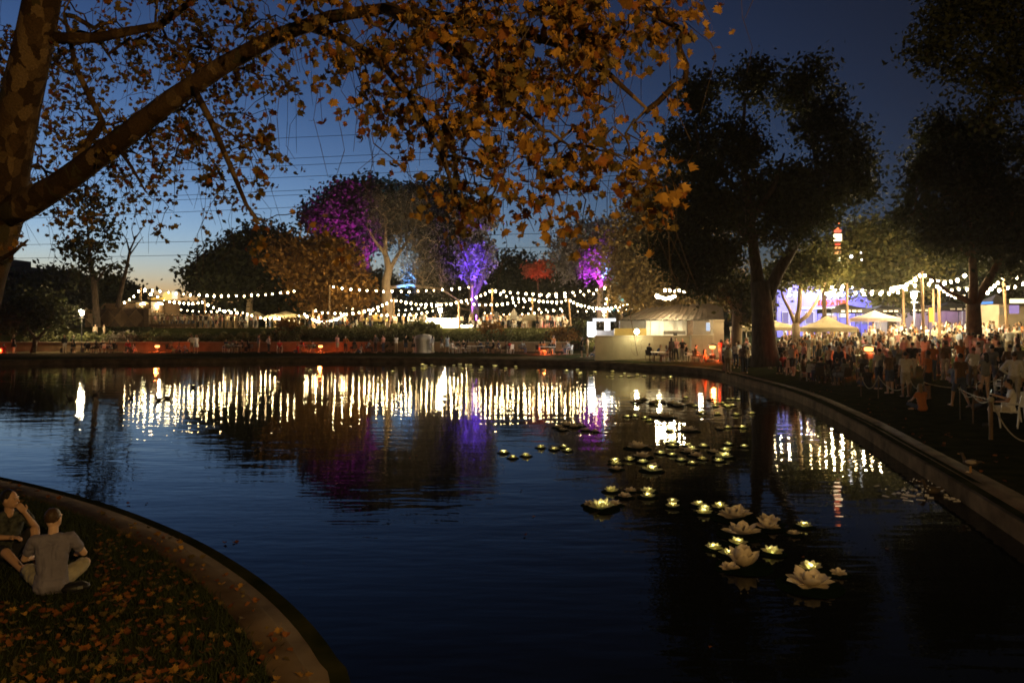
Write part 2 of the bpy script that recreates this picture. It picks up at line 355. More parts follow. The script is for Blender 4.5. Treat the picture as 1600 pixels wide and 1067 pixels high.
def grow(skel, att, rng, rtip=.02, power=.42, sides=5, rmin_trunk=None, sag=.12):
    """skel: list of (points, radii) trunk and limbs; att: twig ends. Joins every twig end to the nearest wood so far. Returns MB with the branches"""
    nodes = []; par = []; rad = []
    mb = MB()
    for pts, rr in skel:
        pts = [Vector(p) for p in pts]; fine = []; fr = []
        for i in range(len(pts)-1):
            m = max(1, int((pts[i+1]-pts[i]).length/.8))
            for k in range(m):
                t = k/m; fine.append(pts[i].lerp(pts[i+1], t)); fr.append(rr[i]+(rr[i+1]-rr[i])*t)
        fine.append(pts[-1]); fr.append(rr[-1])
        mb.tube(fine, fr, max(sides, 8))
        st = int(len(fine)*.3)
        for p, r in list(zip(fine, fr))[st:]: nodes.append(p); par.append(-1); rad.append(r)
    ns = len(nodes)
    A = [Vector(a) for a in att]; base = np.array([tuple(p) for p in nodes])
    order = sorted(range(len(A)), key=lambda i: float(((base-np.array(A[i]))**2).sum(1).min()))
    arr = np.zeros((ns+len(A)*3+2, 3)); arr[:ns] = base; n = ns; chains = []
    for i in order:
        a = A[i]; dd = ((arr[:n]-np.array(a))**2).sum(1); j = int(dd.argmin()); p = Vector(arr[j]); L = (a-p).length
        jit = Vector(rng.normal(size=3))*L*.09
        m1 = p.lerp(a,.35)+Vector((0,0,sag*L))+jit; m2 = p.lerp(a,.7)+Vector((0,0,sag*L*.8))-jit*.5
        idx = [j]; last = j
        for q in (m1, m2, a):
            arr[n] = q; nodes.append(Vector(q)); par.append(last); last = n; idx.append(n); n += 1
        chains.append(idx)
    cnt = np.zeros(n)
    for c in chains: cnt[c[-1]] += 1
    for k in range(n-1, ns-1, -1): cnt[par[k]] += cnt[k]
    for c in chains:
        rr = [min(rtip*max(1,cnt[k])**power, (rad[c[0]] if c[0] < ns else 9)*.8) for k in c]
        if c[0] < ns: rr[0] = min(rr[1]*1.1, rad[c[0]]*.8)
        rr[-1] = min(rr[-1], rtip) if cnt[c[-1]] <= 1 else rr[-1]
        mb.tube([nodes[k] for k in c], rr, sides if rr[0] > .05 else 4, False)
    return mb, nodes, chains, ns
def tree(name, label, d, trunk, blobs, natt, per, size, lm, bark, spread=.9, group=None, rtip=.025, seed=1, base=None, droop=.2, thick=.75, aspect=.55, limbs=True, shell=.45, cat='tree'):
    """trunk: list of ([(px,py[,dd]),...], [radius in m,...])"""
    rng = np.random.default_rng(seed)
    skel = [([P(q[0], q[1], d+(q[2] if len(q) > 2 else 0)) for q in pts], rr) for pts, rr in trunk]
    b0 = Vector(skel[0][0][0])
    t = thing(name, label, cat, b0, 0, group)
    att = blob_points(blobs, d, natt, rng, thick, shell) if blobs else np.zeros((0,3))
    mb, nodes, chains, ns = grow(skel, att, rng, rtip)
    mb.build('trunk', bark, t, True)
    if per:
        cs = np.repeat(att, per, axis=0)+rng.normal(size=(len(att)*per,3))*spread*.5*np.array((1,1,.75))
        V, Fq = quads(cs, size, droop, aspect, rng)
        o = link('crown', npmesh('crown', V-np.array(b0), Fq, lm), t)
    return t
# ------------------------------------------------------------------ buildings, walls, stalls, canopies
m_cream = mat('cream_render', (.30,.26,.18), .85, .12, 1.5, .003)
m_cream2 = mat('pale_render', (.30,.25,.19), .85, .1, 1.5)
m_roof = mat('brown_metal_roof', (.022,.014,.009), .6, .25, 2)
m_grey = mat('grey_panel', (.20,.19,.18), .6, .15, 3)
m_yellowp = mat('mustard_panel', (.45,.33,.10), .6, .12, 3)
m_canvas = mat('cream_canvas', (.40,.35,.24), .8, .1, 2, trans=.3)
m_canvas_y = mat('yellow_canvas', (.62,.46,.16), .8, .1, 2, trans=.3)
m_canvas_k = mat('black_canvas', (.012,.012,.014), .7, .2, 2)
m_canvas_p = mat('pale_pink_canvas', (.62,.5,.5), .8, .1, 2, trans=.3)
m_canvas_g = mat('grey_canvas', (.12,.11,.10), .8, .2, 2)
m_blue = mat('blue_backdrop', (.10,.09,.36), .7, .12, 1.0)
m_dark = mat('dark_render', (.05,.045,.04), .9, .2, 2)
e_warmwin = emat('warm_interior_light', (1.0,.72,.28), 2.2)
e_white = emat('white_panel_light', (1.0,.97,.92), 5.0)
def at(px0, px1, py0, py1, d):
    """box centre and size on photo pixels at distance d"""
    return P((px0+px1)/2, (py0+py1)/2, d), ((px1-px0)/F*d, (py1-py0)/F*d)
def slab(mb, px0, px1, py0, py1, d, depth, mi=0):
    c, (w, h) = at(px0, px1, py0, py1, d); c.y += depth/2; mb.box(c, (w, depth, h), mi=mi); return mb
# -- far apartment block
def apartments():
    d = 170; t = thing('apartment_block', 'pale apartment block far behind the dark trees at the left', 'building', P(30,450,d))
    w = MB(); slab(w, -60, 36, 416, 470, d, 14); w.build('wall', mat('pinkish_concrete', (.30,.25,.24), .9, .08, .5), t)
    w = MB(); slab(w, -60, 10, 404, 415.8, d+3, 9); w.build('roof_room', mat('pinkish_concrete', (.3,.25,.24)), t)
    w = MB(); slab(w, 36.3, 72, 424, 470, d+2, 12); w.build('wing', mat('brown_cladding', (.12,.09,.08)), t)
    gl = mat('dark_glass', (.03,.03,.04), .15, .1)
    for r_ in (426, 441, 456):
        for x0 in (-50, -28, -6, 13):
            b = MB(); slab(b, x0, x0+18, r_, r_+7.5, d-.12, .2); f = b.build('window', mat('dark_frame', (.05,.045,.045)), t)
            b = MB(); slab(b, x0+1, x0+8.6, r_+1, r_+6.6, d-.16, .1); b.build('pane', gl, f)
            b = MB(); slab(b, x0+9.4, x0+17, r_+1, r_+6.6, d-.16, .1); b.build('pane', gl, f)
        b = MB(); slab(b, -58, 35, r_+8.2, r_+9.2, d-1.0, 1.0); b.build('balcony', mat('pinkish_concrete', (.3,.25,.24)), t)
    b = MB().ell(P(1,447.5,d-1.5), (.5,.3,.35)); b.build('lamp', emat('amber_lamp', (1,.6,.2), 3), t)
apartments()
# -- lamp-lit hut roof on the skyline
t = thing('hut', 'small dark hut with a pitched roof on the skyline at left', 'building', P(206,466,120))
MB().box(P(206,458,120), (1.1,1.1,1.6)).build('wall', m_dark, t); MB().lathe([(1.05,0),(1.0,.08),(.0,.75)], 4, P(206,449.8,120)).build('roof', m_roof, t)
# -- left kiosk
def kiosk():
    d = 94; t = thing('food_kiosk', 'timber kiosk with a glowing yellow serving hatch beside the slatted fence', 'kiosk', P(230,507,d))
    b = MB(); slab(b, 165, 212, 474, 511, d, 4.0); slab(b, 212.2, 233, 482, 511, d, 4.0); slab(b, 233.2, 236, 472, 511, d, 4.0); slab(b, 256, 259, 472, 511, d, 4.0); slab(b, 236.2, 255.8, 495, 511, d, 4.0); b.build('wall', m_wood_dark, t)
    b = MB(); slab(b, 212.2, 255.8, 472, 495, d+3.6, .3); b.build('back_wall', mat('kiosk_interior', (.65,.52,.30), .8), t)
    b = MB(); slab(b, 196, 262, 469.4, 471.8, d-.8, 5.5); b.build('roof', m_roof, t)
    b = MB(); slab(b, 236, 257, 465, 469, d-.2, .2); b.build('sign_board', m_yellowp, t)
    for x in (222, 238, 250):
        b = MB(); slab(b, x-3, x+3, 474.4, 476, d+.9, .35); b.build('light_bar', emat('kiosk_tube', (1,.82,.42), 30), t)
    b = MB(); slab(b, 238, 255, 489, 494.8, d+.2, .5); b.build('counter', m_white, t)
    for i, x in enumerate((213.5, 224.5)):
        b = MB(); slab(b, x, x+9.5, 482.4, 483.2, d-.4, .4); b.build('shelf', m_wood, t)
    for x in (216,219,222,226,229,241,244,248,252):
        yb = 482.3 if x < 233 else 488.9
        MB().tube([P(x,yb,d-.15), P(x,yb-2.6,d-.15), P(x,yb-3.8,d-.15)], [.09,.09,.04], 8).build('bottle', mat('bottle_glass', (.3,.2,.08), .2), t)
    point('kiosk_light', P(224,476,d+2.2), 900, (1,.75,.32), .3, t); point('kiosk_light', P(246,478,d+1.8), 3200, (1,.78,.4), .3, t)
    q = thing('dome_sign', 'lit yellow dome sign standing on the kiosk roof', 'sign', P(262,465,d+1))
    MB().ell(P(262,463,d+1), (.62,.5,.62)).build('dome', emat('yellow_dome_light', (1,.72,.2), 1.1), q, True); b = MB(); slab(b, 268.5, 275, 455, 467, d+1, .5); b.build('lit_box', emat('cream_box_light', (1,.88,.6), 1.2), q)
    point('dome_light', P(262,468,d-.4), 150, (1,.8,.4), .3, q)
kiosk()
# -- slatted fence with a diamond pattern, boards one by one
m_slat = mat('brown_slat', (.30,.19,.10), .8, .3, 6)
def fence():
    d = 89; zt = Z_ = None
    t = thing('diamond_slat_fence', 'tall dark timber fence with diagonal boards forming diamonds', 'fence', P(182,511,d))
    b = MB(); slab(b, 134, 224.5, 483, 511, d+.12, .08); b.build('backing_panel', m_wood_dark, t)
    x0, x1, y0, y1 = 135, 224, 484, 510; hw = 11.1; cxs = [x0+hw*(2*i+1) for i in range(4)]
    for c in cxs:
        for k in range(4):
            r0 = 2.4+k*2.9; r1 = r0
            ym = (y0+y1)/2; s_ = 13/hw
            for sx in (-1, 1):
                for sy in (-1, 1):
                    a = (c, ym+sy*r0*s_*.98); e = (c+sx*min(r0, hw-.3), ym+sy*r0*s_*.98*(1-min(r0, hw-.3)/r0))
                    if abs(a[1]-ym) > 13: 
                        f = (abs(a[1]-ym)-13)/(abs(a[1]-e[1])+1e-6); a = (a[0]+(e[0]-a[0])*f, ym+sy*13)
                    MB().beam(P(a[0]+sx*.2, a[1], d+.03*k), P(e[0], e[1], d+.03*k), .06, .10).build('slat', m_slat, t)
    for x in (134, 158, 180, 202):
        b = MB(); slab(b, x-.8, x+.8, 481, 511.5, d+.2, .16); b.build('post', m_wood_dark, t)
    b = MB(); slab(b, 225, 232.5, 482, 511.5, d-.05, .5); q = tag(b.build('gate_pillar', m_wood), 'pale timber pillar at the right end of the diamond fence', 'pillar')
    t2 = thing('planter_fence', 'low planter fence with slanting lit boards under the crowd', 'fence', P(262,511,d))
    b = MB(); slab(b, 233.5, 300, 506, 511, d, .5); b.build('planter', m_wood_dark, t2)
    for i in range(15):
        x = 235+i*4.4; dx = 5 if (i//4) % 2 else -5
        MB().beam(P(x, 505.8, d+.1), P(x+dx*.8, 494, d+.1+.05*(i % 2)), .05, .12).build('slat', m_wood, t2)
    b = MB(); slab(b, 233.5, 300, 493, 494.2, d+.05, .2); b.build('rail', m_wood, t2)
    t3 = thing('stair_rail', 'pale sloping handrails rising behind the diamond fence', 'railing', P(180,482,d+2))
    for a, e in (((157,482),(165,474)), ((190,482),(199,473))): MB().beam(P(*a,d+2), P(*e,d+2), .1, .15).build('rail', m_wood, t3)
fence()
# -- bright stalls in the middle
def stall(name, label, px0, px1, ytop, ybot, d, glow, power, col=(1,.85,.55)):
    t = thing(name, label, 'stall', P((px0+px1)/2, ybot, d)); h = ybot-ytop
    b = MB(); slab(b, px0, px1, ytop+h*.55, ybot, d, .5); b.build('counter', m_white, t)
    b = MB(); slab(b, px0, px1, ytop+1, ybot, d+2.4, .1); b.build('back_panel', m_white, t)
    b = MB(); slab(b, px0-1, px1+1, ytop-1.2, ytop+.9, d-.3, 3.0); b.build('roof', m_white, t)
    for x in (px0+.6, px1-.6):
        b = MB(); slab(b, x-.5, x+.5, ytop+1, ybot, d-.1, .09); b.build('post', m_white, t)
    n = max(3, int((px1-px0)/6)); 
    for i in range(n):
        x = px0+2+(px1-px0-4)*i/(n-1); MB().ell(P(x, ytop-.1, d-.38), .10, 8, 6).build('bulb', glow, t)
    for i in range(3): MB().box(P(px0+(px1-px0)*(.25+.25*i), ytop+h*.55-1.0, d+.2), (.35,.3,.22)).build('crate', m_wood, t)
    point('stall_light', P((px0+px1)/2, ytop+h*.35, d+.9), power, col, .3, t)
    return t
stall('drinks_stall', 'wide white stall edged with bright bulbs below the lantern', 668, 718, 499, 519, 91, m_bulb, 3200)
stall('small_stall', 'narrow dazzling white stall right of the wide bulb-lit stall', 720, 738, 509, 524, 89.5, m_bulb, 1800)
# -- cream lakeside wall and pavilion
def pavilion():
    d = 59
    t = thing('lakeside_wall', 'cream rendered wall beside the water lit by a yellow lamp', 'wall', P(1005,561,d))
    for a, e in ((930,957),(957,984),(984,1020.5),(1020.5,1051),(1051,1079.6)):
        b = MB(); slab(b, a+.15, e-.15, 526, 563, d, .5); b.build('wall_panel', m_cream, t)
        b = MB(); slab(b, a+.1, e-.1, 524.4, 525.95, d-.08, .66); b.build('coping_stone', m_cream2, t)
    # faint line drawing on the panel
    f = MB()
    def crv(pts): f.tube([P(a, e, d-.008) for a, e in pts], .012, 4)
    crv([(987,536),(985.5,544),(989,552),(994,556),(999,552),(1002.5,544),(1001,536)]); crv([(988,540.5),(990,539.6),(992,540.5)]); crv([(996,540.5),(998,539.6),(1000,540.5)])
    crv([(994,541),(993,546),(995.2,546.4)]); crv([(991,550),(994,551),(997,550)])
    for i in range(5): crv([(986+i*3.8,534.5),(984+i*5,530),(981+i*6.5,532)])
    f.build('line_drawing', mat('faint_ink', (.16,.12,.08), .9), t)
    t = thing('orange_lit_wall', 'pale wall block glowing orange beside the patio heater', 'wall', P(1097,560,56.5))
    for a, e in ((1080,1097),(1097,1114)):
        b = MB(); slab(b, a+.1, e-.1, 523.5, 561, 56.5, .5); b.build('wall_panel', m_cream2, t)
    t = thing('pink_pillar', 'tall pale pinkish pillar ending the pavilion at the right', 'pillar', P(1122,555,57))
    b = MB(); slab(b, 1114.3, 1131, 502, 562, 57, .9); b.build('shaft', m_cream2, t); b = MB(); slab(b, 1113.6, 1131.8, 499.5, 501.9, 56.9, 1.1); b.build('cap', m_cream2, t)
    t = thing('pavilion', 'low pavilion with a wide brown roof behind the cream wall', 'building', P(1050,530,64))
    b = MB(); b.add([P(966,500,61),P(1131,500,61),P(1128,474,68),P(1060,476,68),P(1012,482,68),P(966,499.5,61.5),P(1131,501,62)], [(0,1,2,3,4)]); 
    n = len(b.v); b.add([P(966,501.2,61),P(1131,501.2,61),P(1131,500.1,61),P(966,500.1,61)], [(0,1,2,3)]); b.build('roof', m_roof, t)
    for i in range(16):
        x = 972+i*10; x2 = 1012+i*7.4; MB().beam(P(x,499.7,60.99), P(min(x2,1126),476.4+max(0,(1060-x2))*.1,67.9), .07, .06).build('roof_rib', m_roof, t)
    b = MB(); slab(b, 968, 1009, 500.8, 513, 62.6, .3); b.build('grey_wall', m_grey, t)
    b = MB(); slab(b, 960, 1010, 513.2, 527, 62, .3); b.build('mustard_counter', m_yellowp, t)
    for i in range(9):
        x = 1009.5+i*7.1; b = MB(); slab(b, x, x+6.9, 500.9, 524, 62.5-(.12 if i % 2 else 0), .3); b.build('white_panel', m_white, t)
    b = MB(); slab(b, 1074, 1083, 500.9, 526, 62.3, .5); b.build('column', m_wood_dark, t)
    b = MB(); slab(b, 1084, 1112, 501, 524, 66, .3); b.build('back_wall', m_cream2, t)
    for x in (1104,1107.5): 
        b = MB(); slab(b, x, x+3, 504, 517, 64, .2); b.build('fridge_door', emat('fridge_light', (.75,.85,1), .8), t)
    b = MB(); slab(b, 1039, 1071, 517, 522.5, 60.2, .6); b.build('grey_cabinet', m_grey, t)
    b = MB(); slab(b, 1053, 1058, 519.5, 524, 59.9, .25); b.build('box', m_dark, t)
    point('pavilion_light', P(1030,506,61), 170, (1,.85,.5), .2, t); point('pavilion_light', P(1095,508,62), 110, (1,.85,.6), .2, t)
    q = thing('wall_lamp', 'dazzling round yellow lamp on top of the cream wall', 'lamp', P(995,525,58.6))
    MB().ell(P(995,518,58.6), .2, 12, 8).build('globe', emat('wall_lamp_glow', (1,.92,.6), 60), q, True)
    MB().tube([P(995,523,58.6), P(995,525,58.7)], .04, 6).build('stem', m_black, q)
    point('lamp_light', P(994.5,519,58.0), 170, (1,.86,.42), .15, q)
    # white serving stall left of the pavilion
    t = thing('white_lit_stall', 'white stall with a dazzling lit panel at the end of the terrace', 'stall', P(935,526,66))
    b = MB(); slab(b, 918, 931, 503, 526, 66, .2); b.build('lit_panel', emat('cool_panel_light', (.95,.97,1), 4.0), t)
    b = MB(); slab(b, 931, 962, 497.5, 502, 65.5, 2.5); b.build('awning', emat('cool_awning_painted_glow', (.96,.97,1), 1.6), t)  # the awning is no lamp; its lit look is painted in as emission
    b = MB(); slab(b, 945, 953, 502.2, 516, 66.4, .2); b.build('side_panel', emat('cool_panel_light', (.95,.97,1), 4.0), t)
    b = MB(); slab(b, 931.3, 962, 516.3, 526, 66, .8); b.build('counter', m_grey, t)
    point('stall_light', P(925,508,64.6), 500, (.95,.95,1), .3, t)
pavilion()
# -- canopies
def parasol(label, px, ytop, w, ybot, d, m, n=8, group='parasols over the terrace'):
    c = P(px, ytop, d); r = w/2/F*d; zb = P(px, ybot, d).z; t = thing('parasol', label, 'parasol', (c.x, c.y, zb), 0, group)
    h = .32*r+.25
    MB().lathe([(.03,h*.9+.0),(r*.5,h*.55),(r,.0),(r*.995,-.16)], n, (c.x, c.y, c.z-h)).build('canopy', m, t)
    MB().tube([(c.x,c.y,zb),(c.x,c.y,c.z)], .035, 8).build('pole', m_wood, t); MB().box((c.x,c.y,zb+.06), (.6,.6,.12)).build('base', m_grey, t)
    for k in range(n):
        a = 2*PI*k/n; MB().tube([(c.x,c.y,c.z-h*.15),(c.x+r*.97*math.cos(a),c.y+r*.97*math.sin(a),c.z-h-.0)], .015, 4).build('rib', m_wood, t)
def gazebo(label, px, ytop, w, yeave, ybot, d, m, depth=3.0, val=.3, rz=0.0, group='canopy tents', marks=0):
    hw = w/2/F*d; c = P(px, ytop, d); ze = P(px, yeave, d).z; zb = P(px, ybot, d).z
    t = thing('canopy_tent', label, 'canopy tent', (c.x, d, zb), rz, group); e = ze-zb; hgt_ = c.z-zb; dp = depth/2
    b = MB(); C4 = [(-hw,-dp,e),(hw,-dp,e),(hw,dp,e),(-hw,dp,e)]; M4 = [(x*.45,y*.45,e+(hgt_-e)*.42) for x,y,_ in C4]; V = C4+M4+[(0,0,hgt_)]
    b.add(V, [(i,(i+1)%4,4+(i+1)%4,4+i) for i in range(4)]+[(4+i,4+(i+1)%4,8) for i in range(4)]); b.build('roof', m, t, False, False)
    for i in range(4):
        x0,y0,_ = C4[i]; x1,y1,_ = C4[(i+1)%4]; MB().add([(x0,y0,e-.004),(x1,y1,e-.004),(x1,y1,e-val),((x0+x1)/2,(y0+y1)/2,e-val*.8),(x0,y0,e-val)],[(0,1,2,3,4)]).build('valance', m, t, False, False)
        MB().tube([(x0*.97,y0*.97,0),(x0*.97,y0*.97,e)], .03, 6).build('leg', m_white if m is not m_canvas_k else m_black, t, False, False)
    if marks:
        for k in range(marks):
            wv = hw*1.1/marks; MB().box((-hw*.55+wv*(k+.5)*1.0, -dp-.006, e-val*.5), (wv*.7,.004,val*RND.uniform(.25,.4))).build('print', m_white, t, False, False)
    return t
parasol('wide white parasol over the middle of the terrace crowd', 831, 489, 43, 520, 92, m_canvas)
parasol('cream parasol at the left lit from below by bulbs', 400, 486, 34, 514, 95, m_canvas)
gazebo('yellow canopy tent in front of the tall bare tree', 588, 490, 36, 499, 516, 93, m_canvas_y)
gazebo('wide scalloped cream marquee left of the low bulb swag', 447, 486, 48, 493, 516, 95, m_canvas, 4.0, .35)
gazebo('small dark grey tent right of the yellow canopy', 662, 488, 22, 500, 516, 97, m_canvas_g)
gazebo('dark brown pointed tent left of the white parasol', 803, 482, 30, 499, 516, 97, m_canvas_g)
gazebo('grey pointed tent behind the dark brown tent', 776, 486, 26, 499, 516, 101, m_canvas_g)
t = thing('round_red_tent', 'round red-lit tent right of the white parasol', 'tent', P(856,516,97)); MB().ell(P(856,512,97), (1.15,1.0,1.7)).build('shell', mat('pink_tent_fabric', (.55,.3,.28), .8), t, True)
gazebo('cream canopy tent partly hidden by the big dark trunk', 1196, 496, 88, 511, 545, 56, m_canvas, 4.0)
gazebo('beige canopy tent right of the pale forked tree', 1292, 493, 62, 512, 548, 50, m_canvas, 3.0)
gazebo('pinkish white canopy tent in front of the blue stage', 1366, 485, 50, 497, 540, 56, m_canvas_p, 3.0)
gazebo('black canopy tent with white print under the stage sign', 1318, 474, 62, 483, 530, 66, m_canvas_k, 3.0, .4, marks=4)
gazebo('black canopy tent with white print right of the stage', 1378, 476, 46, 483, 530, 66, m_canvas_k, 3.0, .4, marks=3)
gazebo('black canopy tent with white print beside the blue lamp post', 1425, 473, 54, 482, 530, 68, m_canvas_k, 3.0, .4, marks=3)
gazebo('black canopy tent with white print left of the forked tree', 1484, 471, 58, 480, 530, 70, m_canvas_k, 3.0, .4, marks=3)
gazebo('large brown canopy tent right of the forked tree', 1556, 460, 70, 478, 532, 72, m_canvas_g, 4.0, .2)
# -- stage building
def stage():
    d = 82; t = thing('stage_building', 'blue lit stage building with rows of light bars and a red sign', 'building', P(1290,530,d))
    b = MB(); slab(b, 1214, 1362, 444, 535, d, .5); b.build('backdrop', m_blue, t)
    b = MB(); slab(b, 1210, 1366, 440, 443.8, d-1.5, 3); b.build('roof', m_dark, t)
    e_b = emat('blue_white_tube', (.40,.50,1.0), 6); e_w = emat('white_flood_glow', (.96,.96,1.0), 60)
    for (x0, x1, y) in ((1232,1249,456.5),(1252,1280,457),(1231,1246,460),(1251,1275,460),(1229,1236,463),(1240,1276,463.4),(1318,1347,456),(1320,1352,459),(1316,1350,462.5),(1351,1358,463)):
        b = MB(); slab(b, x0, x1, y-.55, y+.55, d-1.2, .15); b.build('light_bar', e_b, t)
    for x, y in ((1293,457),(1299,455),(1305,454.5),(1311,457.5),(1296,461),(1304,460),(1311,461.5)):
        MB().ell(P(x, y, d-1.5), (.28,.15,.22), 10, 6).build('flood', e_w, t, True)
    for x in (1260,1266,1272,1276): MB().ell(P(x, 452, d-1.4), .13, 8, 6).build('bulb', m_bulb, t)
    # red lettering, tube strokes
    STK = {'T': [[(0,1),(1,1)],[(.5,1),(.5,0)]], 'H': [[(0,0),(0,1)],[(1,0),(1,1)],[(0,.5),(1,.5)]], 'E': [[(1,1),(0,1),(0,0),(1,0)],[(0,.5),(.8,.5)]], 'A': [[(0,0),(.5,1),(1,0)],[(.2,.4),(.8,.4)]], 'R': [[(0,0),(0,1),(.9,1),(.9,.5),(0,.5)],[(.4,.5),(1,0)]]}
    red = emat('red_neon', (1.0,.16,.05), 1.7); x = 1277.0
    for ch in 'THEATRE':
        b = MB()
        for st in STK[ch]: b.tube([P(x+u*5.2, 477.5-v*8, d-.35) for u, v in st], .10, 6)
        b.build('letter', red, t); x += 7.0
    for x0, x1, c in ((1222,1233,0),(1241,1248,1),(1258,1272,1),(1336,1343,0),(1347,1356,1)):
        b = MB(); slab(b, x0, x1, 487, 506, d-.15, .1); f = b.build('door', m_grey, t); b = MB(); slab(b, x0+1, x1-1, 488, 505, d-.2, .04); b.build('glass', emat('lilac_glass', (.62,.5,1.0), .55+0*c), f)
    for x0, x1, y0, y1 in ((1291,1302,487,493),(1311,1325,486,496)):
        b = MB(); slab(b, x0, x1, y0, y1, d-.35, .1); b.build('lit_screen', emat('menu_screen', (1,.95,.85), 1.3), t)
    b = MB(); slab(b, 1253, 1320, 481, 482.6, d-.5, .3); b.build('ledge', m_white, t)
    b = MB(); slab(b, 1288, 1308, 493.5, 506, d-1.5, 1); b.build('timber_counter', m_wood, t)
    for x in (1225,1256,1284,1335,1356): spot('blue_flood', P(x, 500, d-5), P(x, 470, d), 330, (.10,.12,1.0), 75, .8, .2, t)
    point('white_flood', P(1303,462,d-7), 12000, (.95,.93,1), .3, t); point('white_flood', P(1250,462,d-2.6), 260, (.6,.65,1), .3, t); point('white_flood', P(1340,462,d-2.6), 260, (.6,.65,1), .3, t)
    w = thing('purple_lit_wall', 'long low wall washed in purple light at the right', 'wall', P(1500,530,80))
    for i in range(14):
        x = 1368+i*22; b = MB(); slab(b, x+.1, x+21.9, 478, 535, 80+.04*(i%2), .4); b.build('wall_panel', m_cream2, w)
    for x in (1462, 1495, 1592): point('purple_light', P(x, 487, 78), 150, (.62,.3,1.0), .3, w)
    q = thing('corner_shop', 'small shop with a glowing yellow sign at the right edge', 'kiosk', P(1592,520,60))
    b = MB(); slab(b, 1560, 1640, 476, 532, 60, 3); b.build('wall', m_cream2, q)
    b = MB(); slab(b, 1581, 1640, 467, 473.5, 59.6, .3); b.build('lit_sign', emat('shop_sign_light', (1,.8,.35), 3.2), q)
    b = MB(); slab(b, 1576, 1640, 473.8, 475.8, 59, 3.6); b.build('roof', m_roof, q)
    b = MB(); slab(b, 1577, 1592, 477, 490, 59.95, .1); b.build('lilac_window', emat('lilac_window_light', (.75,.5,1.0), .55), q)
    b = MB(); slab(b, 1561, 1574, 480, 492, 59.93, .1); b.build('board', m_grey, q)
    q = thing('blue_awning', 'sloping bright blue awning right of the forked tree', 'awning', P(1540,476,64))
    MB().add([P(1528,472,64),P(1552,471,64),P(1549,477.5,62.5),P(1531,476.5,62.5)],[(0,1,2,3)]).add([P(1528,472.4,64),P(1552,471.4,64),P(1549,477.9,62.5),P(1531,476.9,62.5)],[(3,2,1,0)]).build('sheet', emat('blue_awning_painted_glow', (.15,.4,1.0), 1.2), q)  # sheet emits to paint in its brightness; there is no lamp in it
    for x in (1530.5,1549.5): MB().tube([P(x,477,62.6),P(x,530,62.6)], .03, 6).build('post', m_black, q)
    q = thing('orange_banner', 'tall plain orange banner standing among the crowd', 'banner', P(1454,520,58))
    b = MB(); slab(b, 1451, 1458, 481, 503, 58, .05); b.build('sheet', mat('orange_cloth', (.75,.38,.08), .8, .1), q); MB().tube([P(1450.4,480,58),P(1450.4,525,58)], .025, 6).build('pole', m_black, q)
stage()
# -- lamp posts, wooden poles, strings of bulbs
def lantern(label, px, py, ybot, d, m=m_black, power=500, col=WARM, s=1.0):
    c = P(px, py, d); zb = P(px, ybot, d).z; t = thing('lamp_post', label, 'lamp post', (c.x, d, zb))
    MB().tube([(c.x,d,zb),(c.x,d,zb+.5),(c.x,d,c.z-.35*s)], [.11,.06,.05], 8).build('post', m, t)
    MB().lathe([(.10*s,-.34*s),(.16*s,-.30*s),(.24*s,.16*s),(.0,.2*s)], 8, c).build('lantern_glass', m_lamp, t)
    MB().lathe([(.40*s,.20*s),(.38*s,.25*s),(.0,.46*s)], 8, c).build('cap', m, t)
    MB().tube([(c.x-.28,d,c.z-.62*s),(c.x+.28,d,c.z-.62*s)], .025, 6).build('crossbar', m, t)
    point('lamp_light', (c.x, d-.6, c.z-.25), power, col, .15, t)
lantern('black lantern lamp post on the far path at the left', 128, 487, 549, 76.0, power=1700)
lantern('glowing lantern above the wide white stall', 688, 484, 524, 90.5, power=7000)
lantern('bright lantern at the foot of the leaning wooden pole', 944, 484, 520, 84, power=6500)
lantern('slate blue lamp post among the black canopy tents', 1428, 460, 525, 60, mat('slate_blue_paint', (.10,.13,.2), .5), power=7000)
def pole(label, px, ytop, ybot, d, r=.12, lean=0.0):
    a = P(px, ytop, d); b_ = P(px+lean, ybot, d); t = thing('wooden_pole', label, 'pole', b_, 0, 'wooden poles carrying the bulb strings')
    MB().tube([b_, b_.lerp(a,.5), a], [r*1.15, r, r*.9], 8).build('shaft', m_wood, t); MB().tube([a, a+Vector((0,0,.06))], r*1.05, 8).build('cap', m_black, t)
    return a
PL = {}
for k, lab, px, yt, yb, d, ln in (
    ('a','pale pole rising from the kiosk roof', 220,449,470,93,0), ('b','short pole among the crowd right of the kiosk', 320,470,507,92,0), ('c','pole in front of the amber tree', 515,446,505,100,0),
    ('d','short pole above the low bulb swag', 489,483,512,92,0), ('e','short pole left of the yellow canopy', 566,485,512,92,2), ('f','tall pole right of the yellow canopy', 615,466,515,90,0),
    ('g','thin pole in front of the violet tree', 738,446,500,100,0), ('h','pole at the right end of the wide white stall', 717,470,518,90,1), ('i','pole right of the violet tree', 769,451,500,96,0),
    ('j','pole standing behind the white parasol', 832,465,500,96,0), ('k','leaning pole right of the white parasol', 888,467,512,90,4), ('l','tall leaning pole beside the cool white stall', 952,446,515,90,-5),
    ('m','pole in front of the blue stage', 1323,443,525,60,1), ('n','tall thick pole left of the forked tree', 1440,424,535,52,3), ('o','pole just left of the forked tree', 1466,445,530,54,2),
    ('p','thin pole between the two thick poles', 1458,452,528,62,1), ('q','tall pale pole near the right edge', 1567,428,525,52,7), ('r','lilac tinted pole left of the slate lamp post', 1411,450,520,64,1)):
    PL[k] = pole(lab, px, yt, yb, d, .12 if d > 70 else .10, ln)
bulb_mesh, bulb_dim, bulb_big = [MB().ell((0,0,-.15), (.10,.10,.125), 8, 6).mesh('bulb', m_, True) for m_ in (m_bulb, m_bulb_dim, m_bulb_big)]
